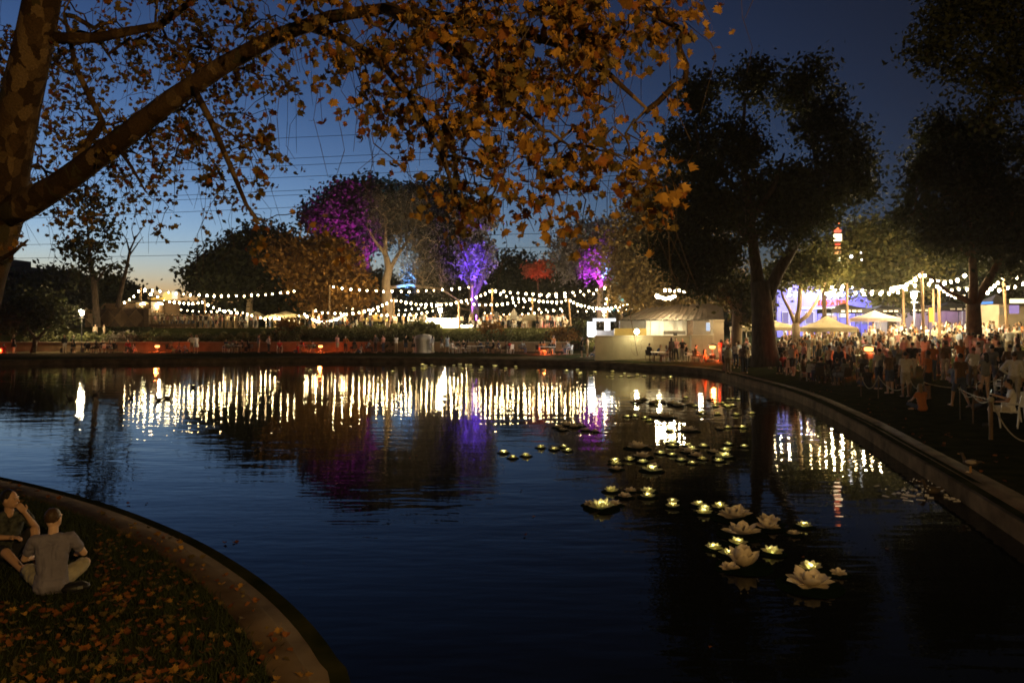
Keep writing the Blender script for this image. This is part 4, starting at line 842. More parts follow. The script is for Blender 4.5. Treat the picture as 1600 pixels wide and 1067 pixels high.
def plane_tree():
    rng = np.random.default_rng(77)
    def Q(px, py, d): return P(px, py, d)
    skel = [([Vector((-8.6,10.9,.4)), Q(-75,560,10.9), Q(-40,430,10.8), Q(-6,335,10.8)], [.58,.46,.40,.36]),
            ([Q(-6,340,10.8), Q(10,270,10.7), Q(30,170,10.4), Q(55,60,10.0), Q(78,-60,9.6), Q(120,-200,9)], [.36,.30,.265,.235,.21,.12]),
            ([Q(-2,338,10.8), Q(40,320,10.6), Q(95,288,10.3), Q(180,225,9.9), Q(270,155,9.4), Q(350,102,9.0), Q(430,58,8.6), Q(520,26,8.2), Q(600,14,7.8), Q(690,26,7.4)], [.24,.205,.170,.145,.125,.108,.09,.072,.06,.04]),
            ([Q(600,14,7.8), Q(660,40,7.3), Q(720,90,6.9), Q(790,150,6.6), Q(850,205,6.4)], [.06,.05,.042,.034,.02]),
            ([Q(480,42,8.4), Q(540,62,7.9), Q(590,92,7.5), Q(640,150,7.2), Q(690,240,7.0), Q(720,330,6.9)], [.05,.045,.04,.034,.025,.012]),
            ([Q(690,26,7.4), Q(780,40,7.0), Q(870,70,6.7), Q(950,115,6.5), Q(1010,170,6.4)], [.05,.042,.034,.026,.012]),
            ([Q(300,133,9.2), Q(330,190,8.8), Q(360,260,8.5), Q(385,320,8.3), Q(405,350,8.2)], [.045,.038,.03,.022,.012]),
            ([Q(95,288,10.3), Q(160,190,10.5), Q(120,110,10.4), Q(100,20,10.2)], [.06,.05,.04,.02]),
            ([Q(55,60,10.0), Q(150,60,10), Q(250,40,9.8), Q(330,-20,9.6)], [.09,.07,.05,.03]),
            ([Q(180,225,9.9), Q(205,260,9.8), Q(228,300,9.7)], [.03,.022,.012]),
            ([Q(-40,430,10.8), Q(20,395,10.2), Q(44,375,9.9)], [.05,.03,.012])]
    base = Vector((-8.6,10.9,.4))
    t = thing('plane_tree', 'foreground plane tree with amber leaves arching over the pond from the left', 'tree', base)
    # leaf sprays: (px, py, rx, ry, depth, number of twigs, share of amber)
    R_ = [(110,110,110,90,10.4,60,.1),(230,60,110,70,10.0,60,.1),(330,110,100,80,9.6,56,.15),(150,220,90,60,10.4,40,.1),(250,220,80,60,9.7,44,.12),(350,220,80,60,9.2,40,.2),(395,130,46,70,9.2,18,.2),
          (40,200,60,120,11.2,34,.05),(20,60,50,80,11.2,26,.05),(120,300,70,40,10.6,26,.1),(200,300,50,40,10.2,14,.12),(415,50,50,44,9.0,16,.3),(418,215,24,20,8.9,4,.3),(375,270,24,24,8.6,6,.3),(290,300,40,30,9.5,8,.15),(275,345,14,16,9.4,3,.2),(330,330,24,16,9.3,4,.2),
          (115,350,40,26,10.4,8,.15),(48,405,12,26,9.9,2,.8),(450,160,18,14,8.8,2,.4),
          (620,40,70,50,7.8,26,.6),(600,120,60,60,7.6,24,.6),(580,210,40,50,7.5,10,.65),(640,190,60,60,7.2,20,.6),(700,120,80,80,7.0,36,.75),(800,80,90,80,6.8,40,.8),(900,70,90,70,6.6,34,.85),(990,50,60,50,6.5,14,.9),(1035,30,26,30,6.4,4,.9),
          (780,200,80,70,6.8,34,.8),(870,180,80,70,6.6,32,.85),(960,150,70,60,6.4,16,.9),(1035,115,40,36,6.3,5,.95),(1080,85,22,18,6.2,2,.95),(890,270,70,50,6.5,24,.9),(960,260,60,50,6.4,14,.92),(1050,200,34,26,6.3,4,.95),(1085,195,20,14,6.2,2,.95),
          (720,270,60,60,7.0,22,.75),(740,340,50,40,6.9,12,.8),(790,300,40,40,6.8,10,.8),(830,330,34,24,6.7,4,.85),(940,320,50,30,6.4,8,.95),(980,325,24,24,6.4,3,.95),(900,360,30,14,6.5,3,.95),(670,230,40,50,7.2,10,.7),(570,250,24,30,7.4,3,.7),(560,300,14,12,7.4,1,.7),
          (515,45,40,26,8.2,8,.5),(550,110,20,30,7.9,4,.6),(760,385,34,14,6.9,3,.9),(850,350,20,14,6.7,1,.9),(430,385,40,24,8.0,3,.85),(480,370,30,22,8.0,3,.85),(510,395,26,24,8.0,2,.85),(700,20,80,40,7.2,18,.75),(830,10,90,30,6.8,14,.8),(200,-60,220,60,10,50,.1),(560,-80,220,80,7.8,60,.6),(860,-90,220,90,6.6,60,.8),(1000,-30,120,50,6.4,16,.9),(760,-260,420,130,7,90,.7),(250,-260,300,130,9,60,.3),(900,-500,400,160,6.5,60,.7),(1100,-240,140,120,6.3,24,.8)]  # sprays above the frame are added to block the sky from the water
    tw = []; am = []
    for px, py, rx, ry, d, n, a in R_:
        for _ in range(int(n*(.36 if px > 480 and py > 20 else .52))):
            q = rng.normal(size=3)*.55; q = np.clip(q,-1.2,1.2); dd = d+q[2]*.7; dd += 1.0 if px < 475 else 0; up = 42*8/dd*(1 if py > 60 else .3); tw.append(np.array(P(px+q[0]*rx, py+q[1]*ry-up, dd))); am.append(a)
    tw = np.array(tw); mb, nodes, chains, ns = grow(skel, tw, rng, .0055, .45, 5, sag=.05)
    mb.build('trunk', m_bark_flaky, t, True)
    leaves = []; tg = MB()
    for p, a in zip(tw, am):
        n = rng.integers(14, 25); v = rng.normal(size=3)*np.array((.6,.6,.25)); v[2] -= .35; v /= np.linalg.norm(v); L = rng.uniform(.35,.75)
        e = p+v*L+np.array((0,0,-.12)); m_ = p+v*L*.5; tg.tube([p, m_, e], [.0075,.005,.003], 3, False)
        if rng.uniform() < .5:
            x = e; 
            for k in range(3):
                y = x+np.array((rng.normal()*.08, rng.normal()*.08, -rng.uniform(.15,.4))); tg.tube([x, y], [.004,.0025], 3, False); x = y
        for k in range(n):
            u = rng.uniform(.05,1.05); c = p+(e-p)*u+rng.normal(size=3)*.07; c[2] -= rng.uniform(0,.10)
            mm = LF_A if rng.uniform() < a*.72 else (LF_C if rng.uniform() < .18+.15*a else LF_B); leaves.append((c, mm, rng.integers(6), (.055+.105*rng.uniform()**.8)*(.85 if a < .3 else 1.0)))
    tg.build('twigs', m_bark, t); t.children[-1]['kind'] = 'stuff'
    def xf(c, s):
        z = Vector(rng.normal(size=3)); z.z = z.z*.55+.25; z.normalize(); dn = Vector((rng.normal()*.7, rng.normal()*.7, -1)); dn.normalize()
        y = (dn - z*dn.dot(z)).normalized(); x = y.cross(z); return Matrix(((x.x,y.x,z.x),(x.y,y.y,z.y),(x.z,y.z,z.z)))*s
    vis = []
    for i, (c, mm, k, s) in enumerate(leaves):
        a, b = pix(c); vis.append((s/c[1] if (-10 < a < 1610 and -10 < b < 460) else 0, i))
    big = set(i for _, i in sorted(vis, reverse=True)[:300])
    acc = {n: [[], [], 0] for n in LEAFS}
    lv = {n: [(np.array([tuple(v.co) for v in m.vertices]), [tuple(p.vertices) for p in m.polygons]) for m in ms] for n, ms in LEAFS.items()}
    for i, (c, mm, k, s) in enumerate(leaves):
        M = xf(c, s)
        if i in big:
            o = link('leaf', LEAFS[mm.name][k], t); o.matrix_local = Matrix.Translation(Vector(c)-base) @ M.to_4x4()
        else:
            V, fs = lv[mm.name][k]; A = acc[mm.name]; A[0].append(V @ np.array(M).T+c-np.array(base)); A[1].extend([tuple(q+A[2] for q in f) for f in fs]); A[2] += len(V)
    off = 0; VV = []; FF = []; MI = []
    for j, n in enumerate(acc):
        A = acc[n]; VV += A[0]; FF += [tuple(q+off for q in f) for f in A[1]]; MI += [j]*len(A[1]); off += A[2]
    me = bpy.data.meshes.new('leaves'); me.from_pydata(np.concatenate(VV).tolist(), [], FF)
    for n in acc: me.materials.append(MATS[n])
    me.polygons.foreach_set('material_index', MI); me.update(); o = link('leaves', me, t); o['kind'] = 'stuff'
    print('plane leaves', len(leaves))
plane_tree()
# street lamp behind the photographer that lights the leaves, lawn and sitters
def street_lamp():
    l = Vector((3.2,-3.6,5.6)); z0 = hgt(l.x+1.2, l.y); t = thing('street_lamp', 'tall sodium street lamp behind the photographer', 'street lamp', (l.x+1.2, l.y, z0))
    MB().tube([(l.x+1.2,l.y,z0),(l.x+1.2,l.y,5.4),(l.x+.9,l.y,5.85),(l.x+.1,l.y,5.9)], [.09,.07,.06,.05], 8).build('post', m_black, t)
    MB().box((l.x,l.y,5.86), (.55,.3,.14)).build('hood', m_black, t); MB().ell((l.x,l.y,5.77), (.2,.12,.05)).build('lens', emat('sodium_lens', (1,.6,.2), 20), t)
    point('sodium_light', (l.x,l.y,5.6), LAMP, (1.0,.60,.20), .12, t)
LAMP = 3000
street_lamp()
# power lines and the pole behind the big tree
def lines():
    d1 = 120; pl = thing('power_pole', 'power pole hidden behind the crown of the big dark tree', 'pole', P(1178,505,d1))
    MB().tube([P(1178,505,d1), P(1178,200,d1)], [.3,.18], 8).build('shaft', m_wood_dark, pl); YS = [(247,-8),(258,-6),(276,4),(297,8),(304,12),(323,15),(372,20),(393,26),(214,-14)]
    for k in range(4): MB().beam(P(1162,212+k*40,d1), P(1194,212+k*40,d1), .15, .15).build('crossarm', m_wood_dark, pl)
    nm = ['second','third','fourth','fifth','sixth','seventh','eighth','lowest','topmost']
    for i, (y, dy) in enumerate(YS):
        sl = .02 if 340 < y < 400 else .042; a = P(-500, y+sl*900, 190); b = P(1166+i*3, y-sl*766, d1)
        n = 24; pts = [a.lerp(b,k/n)-Vector((0,0,.45*4*(k/n)*(1-k/n))) for k in range(n+1)]
        o = MB().tube(pts, .045, 4).build('power_line', m_wire); tag(o, '%s of the nine thin power lines crossing the dusk sky' % nm[i], 'power line', 'power lines across the sky')
lines()
# ------------------------------------------------------------------ lotus lanterns on the water
m_petal = mat('cream_petal', (.66,.56,.40), .6, .12, 3, trans=.25)
m_petal_lit = mat('lit_petal', (.80,.76,.46), .6, .06, 3, trans=.55)
m_pad = mat('lily_pad', (.004,.010,.004), .8, .3, 6, spec=0.0)
m_led = emat('lotus_led', (1.0,.90,.42), 120)
m_core = mat('flower_heart', (.20,.13,.05), .8)
def petal_mesh(L, w, tilt, m, n=5, name='petal'):
    V = []; fs = []
    for i in range(n+1):
        u = i/n; r = w*math.sin(PI*min(1,(u*.86+.10)))**.75*(1 if i < n else .12); a = tilt*(.55+.6*u); x = L*(.06+.94*u)*math.cos(a); z = L*u*math.sin(a)
        for k in (-1,-.5,0,.5,1): V.append((x-.10*L*abs(k)**2*math.sin(a), k*r, z+.30*r*abs(k)**2+.004))
    for i in range(n):
        for k in range(4): a = i*5+k; fs.append((a, a+5, a+6, a+1))
    me = bpy.data.meshes.new(name); me.from_pydata(V, [], fs); me.materials.append(m); me.polygons.foreach_set('use_smooth', [True]*len(fs)); me.update(); return me
PET = {lit: [petal_mesh(1.0, .31, math.radians(a), m_petal_lit if lit else m_petal) for a in ((14, 38, 62) if lit else (13, 31, 54))] for lit in (0, 1)}
PAD = {}
def lotus(x, y, w, lit, label, parts=True, cup=0.0, heading=None, group='lotus flowers floating on the pond', pad=True):
    """w: width in m; lit flowers hold an LED under their petals"""
    t = thing('water_lily', label, 'water lily', (x, y, .012), RND.uniform(0, 6.28) if heading is None else heading, group); s = w/2
    rings = ((0, 7, 1.0), (1, 6, .8), (2, 4, .5)) if lit else ((0, 7, 1.0), (1, 5, .88), (2, 3, .6)) if not cup else ((1, 6, 1.0), (2, 6, .98), (2, 3, .6))
    acc = MB()
    for j, n, sc in rings:
        for k in range(n):
            a = 2*PI*(k+.5*(j % 2))/n+RND.uniform(-.09,.09); sz = s*sc*RND.uniform(.92,1.06); M = Matrix.Translation((0,0,.02*s)) @ Matrix.Rotation(a, 4, 'Z') @ Matrix.Rotation(RND.uniform(-.10,.12)-cup*.15, 4, 'Y') @ Matrix.Diagonal((sz, sz*RND.uniform(.95,1.25), sz, 1))
            me = PET[lit][j]
            if parts: o = link('petal', me, t); o.matrix_local = M
            else: acc.add([M @ v.co for v in me.vertices], [tuple(p.vertices) for p in me.polygons])
    if not parts: acc.build('petals', m_petal_lit if lit else m_petal, t, True, False)
    MB().ell((0,0,(.16 if lit else .12)*s), (.15*s,.15*s,.12*s), 8, 6).build('heart', m_led if lit else m_core, t, True, False)
    if pad:
        V = [(0,0,-.004)]+[(1.25*s*math.cos(q), 1.25*s*math.sin(q), -.003+.02*s*math.sin(q*3)) for q in np.linspace(.15, 6.1, 20)]
        MB().add(V, [(0,i,i+1) for i in range(1,20)]).build('lily_pad', m_pad, t, False, False)
    return t
FL = []   # px, py, width px, lit
FL += [(1265,914,82,0),(1162,884,70,2),(1160,834,64,0),(1201,815,42,0),(1199,824,44,0),(1148,808,62,0),(1140,888,36,0),(1310,896,30,0),(1240,834,24,0),(940,794,40,1),(922,788,24,0),(960,788,26,0),(976,776,26,0),(985,767,22,0),(996,700,36,0),(1003,714,30,0),(1018,735,28,1),(1020,728,20,0),(963,733,22,0),(1087,712,24,0),(1075,706,22,0),(1115,706,18,0),(1076,673,30,0)]
FL += [(x, y, w, 1) for x, y, w in ((1266,888,34),(1206,863,32),(1139,866,28),(1115,856,26),(1153,849,28),(1256,822,24),(1124,792,24),(1152,796,20),(1100,801,24),(1101,795,20),(1092,789,22),(1051,791,22),(1051,784,18),(955,767,22),(1012,776,22),(1012,768,22),(984,718,16),(1004,722,16),(961,720,16),(962,725,18),(1051,692,16),(1050,697,14),(1050,711,13),(1064,719,14),(1080,702,18),(1075,696,13),(1081,724,14),(1097,717,14),(1099,697,14),(1138,694,12),(1134,704,16),(1131,714,26),(1123,720,16),(1163,698,12),(1032,708,14),(787,707,15),(801,715,14),(822,712,15),(845,699,14),(866,702,14),(887,704,13),(881,698,12),(1047,673,13),(980,651,10),(992,650,9),(1008,653,10),(1015,657,11),(1096,645,12),(1121,647,11),(1150,648,12),(1137,668,11),(1160,668,13),(1175,646,10))]
FL += [(x, y, w, 0) for x, y, w in ((1040,652,30),(1022,650,20),(873,668,18),(884,664,20),(897,667,18),(908,665,14),(880,672,16),(915,672,16),(930,674,14),(1050,631,22),(1020,630,18),(995,628,18),(1005,624,14),(1060,634,20),(1036,628,14),(1080,632,16),(1068,626,12),(1110,624,14),(1150,667,12),(1125,670,14))]
for i in range(16): FL.append((RND.uniform(985,1160), RND.uniform(621,636), RND.uniform(7,10), 1))
for i in range(70):
    x = RND.uniform(455,1075); y = 568+max(0,(x-760))*.055+RND.uniform(0,9)+(4 if x < 640 else 0)
    if x < 640 and RND.random() < .55: continue
    FL.append((x, y+2, RND.uniform(5,8), 1 if RND.random() < .75 else 0))
def lily_area(x, y):
    if y < 600: return 'the far shore band'
    if y < 640: return 'the patch before the cream wall'
    if y < 660: return 'the row below the pavilion'
    if x < 935: return 'the loose left group'
    if y < 742: return 'the upper cluster'
    if y < 805 and x < 1030: return 'the small left cluster'
    if y < 812: return 'the diagonal middle line'
    return 'the front cluster'
_rows = []
for x, y, w, lit in FL:
    q = W(x, y, .02)
    if kdist(q.x, q.y) > -.5: continue
    _rows.append((x, y, w*q.y/F*(1.18 if lit == 1 else 1.0), lit, q, lily_area(x, y)))
ORD = ['leftmost','second from left','third from left','fourth from left','fifth from left','sixth from left','seventh from left','eighth from left','ninth from left','tenth from left']+['%s from left' % w for w in 'eleventh twelfth thirteenth fourteenth fifteenth sixteenth seventeenth eighteenth nineteenth twentieth twenty-first twenty-second twenty-third twenty-fourth twenty-fifth twenty-sixth twenty-seventh twenty-eighth twenty-ninth thirtieth thirty-first thirty-second thirty-third thirty-fourth thirty-fifth thirty-sixth thirty-seventh thirty-eighth thirty-ninth fortieth forty-first forty-second forty-third forty-fourth forty-fifth forty-sixth forty-seventh forty-eighth forty-ninth fiftieth fifty-first fifty-second fifty-third fifty-fourth fifty-fifth fifty-sixth fifty-seventh fifty-eighth fifty-ninth sixtieth'.split()]
def name_all(items, key, fmt, xof):
    """one label for each item: members of the same key are told apart by their order from the left"""
    g = {}
    for i, it in enumerate(items): g.setdefault(key(it), []).append(i)
    out = [None]*len(items)
    for k, idx in g.items():
        idx.sort(key=lambda i: xof(items[i]))
        for j, i in enumerate(idx): out[i] = fmt(items[i], k, ORD[min(j, len(ORD)-1)]+' ' if len(idx) > 1 else '')
    return out
def lily_kind(r): return ('large tall cupped cream' if r[3] == 2 else 'glowing yellow' if r[3] == 1 else 'unlit cream' if r[2] < .42 else 'large unlit cream')
for r, lab in zip(_rows, name_all(_rows, lambda r: (lily_kind(r), r[5]), lambda r, k, o: '%s%s water lily in %s' % (o, k[0], k[1]), lambda r: r[0])):
    lotus(r[4].x, r[4].y, r[2], 1 if r[3] == 1 else 0, lab, r[4].y < 13.5, 1.0 if r[3] == 2 else 0.0)
# ------------------------------------------------------------------ ducks, splash, floating leaves
m_duck = mat('brown_feathers', (.07,.05,.035), .8, .4, 9); m_duck_pale = mat('pale_feathers', (.4,.34,.26), .8)
def duck(x, y, z, rz, label, swim, s=1.0):
    t = thing('duck', label, 'duck', (x, y, z), rz, 'ducks'); b = MB(); zb = .06 if swim else .2
    b.ell((0,0,zb), (.19*s,.10*s,.09*s), 12, 8); b.cap((.13*s,0,zb+.03), (.19*s,0,zb+.19*s), .05*s, .038*s, 8); b.ell((.215*s,0,zb+.22*s), (.055*s,.042*s,.042*s), 10, 8); b.cap((-.15*s,0,zb+.02), (-.27*s,0,zb+.06*s), .05*s, .015*s, 8)
    b.build('body', m_duck, t, True, False)
    MB().ell((-.02*s,.085*s,zb+.02), (.14*s,.025*s,.055*s)).ell((-.02*s,-.085*s,zb+.02), (.14*s,.025*s,.055*s)).build('wings', m_duck_pale if not swim else m_duck, t, True, False)
    MB().box((.285*s,0,zb+.21*s), (.07*s,.035*s,.014*s)).build('bill', mat('orange_bill', (.4,.2,.03), .5), t, False, False)
    if not swim:
        for sy in (-1, 1): MB().tube([(0,sy*.04,.13),(.0,sy*.045,.01)], .012, 5).box((.03,sy*.045,.006), (.09,.05,.01)).build('leg', mat('orange_bill', (.4,.2,.03), .5), t, False, False)
k = W(1516, 738, KZ+.02); duck(k.x, k.y, KZ+.02, 2.4, 'dark duck with pale wing standing on the right kerb', False, .72)
q = W(1456, 770, .0); duck(q.x, q.y, 0, 2.9, 'dark duck splashing in a ring of bright ripples near the right kerb', True, .8)
ri = MB()
for k_, (r0, r1, h) in enumerate(((.26,.33,.04),(.38,.44,.035),(.50,.58,.03),(.70,.74,.02))):
    n = 40
    for a in range(n):
        if RND.random() < .45+.35*abs(math.sin(a*.5+k_)): continue
        for_ = [(q.x+rr*(1.5+.25*math.sin(a*1.7+k_))*math.cos(2*PI*(a+e)/n), q.y+rr*(1+.2*math.sin(a*2.3))*math.sin(2*PI*(a+e)/n), zz) for e, rr, zz in ((0,r0,.002),(1,r0,.002),(1,(r0+r1)/2,h*RND.uniform(.4,1)),(0,(r0+r1)/2,h),(1,r1,.002),(0,r1,.002))]
        ri.add(for_, [(0,1,2,3),(3,2,4,5)])
for k_ in range(26):
    a = RND.uniform(0,6.28); r_ = RND.uniform(.15,.5); ri.ell((q.x-.3+r_*.6*math.cos(a), q.y+r_*.5*math.sin(a), RND.uniform(.02,.28)), RND.uniform(.006,.016), 6, 4)
m_spl = mat('splash_painted_glints', (.85,.82,.75), .25, .1, 5, spec=.8)  # ripples and drops coloured pale to paint in bright reflections
tag(ri.build('splash', m_spl, None, True), 'ring of splashing ripples painted bright around the duck by the right kerb', 'splash', None, 'stuff')
for i, (x, y, rz) in enumerate(((64,604,0),(110,624,3),(150,617,.4),(248,626,3),(262,623,0),(205,622,2.6),(430,585,.2),(302,606,2.9))):
    g_ = W(x, y, 0); duck(g_.x, g_.y, 0, rz, '%s dark duck floating on the water at the left' % ORD[sorted((64,110,150,248,262,205,430,302)).index(x)], True, .75)
_fl = [(200,787,.14),(230,786,.12),(367,846,.2),(352,848,.13),(650,712,.12),(640,716,.1),(815,766,.13),(833,806,.12),(820,836,.12),(1385,857,.12),(1290,785,.1),(1255,870,.1),(1230,795,.08),(1112,1010,.1),(510,690,.1),(240,683,.1),(1340,740,.08)]
for (x, y, s), j in zip(sorted(_fl), range(99)):
    g_ = W(x, y, .012); o = link('floating_leaf', LEAFS['rust_plane_leaf'][j % 3]); o.location = g_; o.rotation_euler = (RND.uniform(-.15,.15), RND.uniform(-.15,.15), RND.uniform(0,6.28)); o.scale = (s*.7,)*3
    tag(o, '%s curled leaf floating alone on the dark water' % ORD[j], 'leaf', 'leaves floating on the pond')
# ------------------------------------------------------------------ near lawn: fallen leaves and grass
FALLEN = []
def lawn_bits():
    rng = np.random.default_rng(9); pts = []
    while len(pts) < 760:
        x = rng.uniform(-9.5,-.9); y = rng.uniform(5.6,14.5); k = kdist(x, y)
        if k < .3: continue
        a, b = pix((x, y, hgt(x,y)))
        if not (-20 < a < 560 and b < 1090): continue
        if (a < 150 and 790 < b < 945): continue
        if rng.uniform() > .35+.65*sst(.4,1.6,k): continue
        pts.append((x, y))
    pts.sort(key=lambda p: p[1]); acc = {n: [[], [], 0] for n in ('rust_plane_leaf','olive_plane_leaf','amber_plane_leaf')}
    for i, (x, y) in enumerate(pts):
        nm = ('rust_plane_leaf','rust_plane_leaf','amber_plane_leaf','olive_plane_leaf','rust_plane_leaf','olive_plane_leaf')[rng.integers(6)]; s = .05+.075*rng.uniform(); z = hgt(x,y)+(.035 if kdist(x,y) > .62 else .06)
        if i < 300:
            o = link('fallen_leaf', LEAFS[nm][rng.integers(6)]); o.location = (x, y, z+.012); o.rotation_euler = (rng.normal()*.45, rng.normal()*.45, rng.uniform(0,6.28)); o.scale = (s,)*3
            FALLEN.append((o, nm.split('_')[0], x, y))
        else:
            A = acc[nm]; me = LEAFS[nm][rng.integers(6)]; M = Matrix.Translation((x,y,z+.012)) @ Matrix.Rotation(rng.uniform(0,6.28),4,'Z') @ Matrix.Rotation(rng.normal()*.45,4,'X') @ Matrix.Scale(s,4)
            A[0] += [tuple(M @ v.co) for v in me.vertices]; A[1] += [tuple(q+A[2] for q in p.vertices) for p in me.polygons]; A[2] = len(A[0])
    mb = MB()
    for j, n in enumerate(acc): mb.add(acc[n][0], acc[n][1], j)
    # leaf litter along the right kerb
    for _ in range(420):
        px, py = rng.uniform(1380,1600), 0; d = rng.uniform(11,24); x = None
        i = rng.integers(len(OA)); p = OA[i]
        if p[0] < 5 or p[1] < 9 or p[1] > 34: continue
        nx = OA[(i+1) % len(OA)]-OA[i-1]; nx /= np.linalg.norm(nx); q = p+np.array((nx[1],-nx[0]))*rng.uniform(.5,1.9); s = rng.uniform(.08,.13); me = LEAFS['rust_plane_leaf'][rng.integers(3)]
        M = Matrix.Translation((q[0],q[1],hgt(q[0],q[1])+.03+(.03 if kdist(*q) < .63 else 0))) @ Matrix.Rotation(rng.uniform(0,6.28),4,'Z') @ Matrix.Rotation(rng.normal()*.4,4,'X') @ Matrix.Scale(s,4); mb.add([M @ v.co for v in me.vertices], [tuple(f.vertices) for f in me.polygons], 0)
    tag(mb.build('leaf_litter', [MATS[n] for n in acc]), kind='stuff')
    V = []; n = 34000; c = 0
    while c < n:
        m_ = 4000; x = rng.uniform(-10,-.7,m_); y = rng.uniform(5.4,15.5,m_); 
        for a, b in zip(x, y):
            k = kdist(a, b)
            if k < .63 or rng.uniform() > .25+.75*math.exp(-((k-1.0)/.9)**2)+.25: continue
            z = hgt(a, b); h = rng.uniform(.03,.09)*(1.5 if k < 1.2 else 1); t = rng.uniform(0,6.28); w = .006; lx, ly = rng.normal(size=2)*h*.5
            V += [(a-w*math.cos(t), b-w*math.sin(t), z-.01), (a+w*math.cos(t), b+w*math.sin(t), z-.01), (a+lx, b+ly, z+h)]; c += 1
            if c >= n: break
    V = np.array(V); tag(link('grass', npmesh('grass', V, np.arange(len(V)).reshape(-1,3), leafmat('grass_blade', (.018,.028,.008), (.048,.058,.018)))), kind='stuff')
lawn_bits()
def leaf_zone(x, y):
    a, b = pix((x, y, .5)); k = kdist(x, y)
    return 'on the curved kerb' if k < .63 else ('beside the upper kerb' if b < 930 else 'beside the lower kerb') if k < 1.5 else 'along the bottom edge' if b > 1020 else 'near the seated pair' if a < 230 and b < 990 else ('on the middle lawn left' if a < 300 else 'on the middle lawn right')
for f_, l in zip(FALLEN, name_all(FALLEN, lambda f: (f[1], leaf_zone(f[2], f[3])), lambda f, k, o: '%scurled %s plane leaf lying %s' % (o, k[0], k[1]), lambda f: pix((f[2], f[3], .5))[0])): tag(f_[0], l, 'leaf', 'fallen leaves on the near lawn')
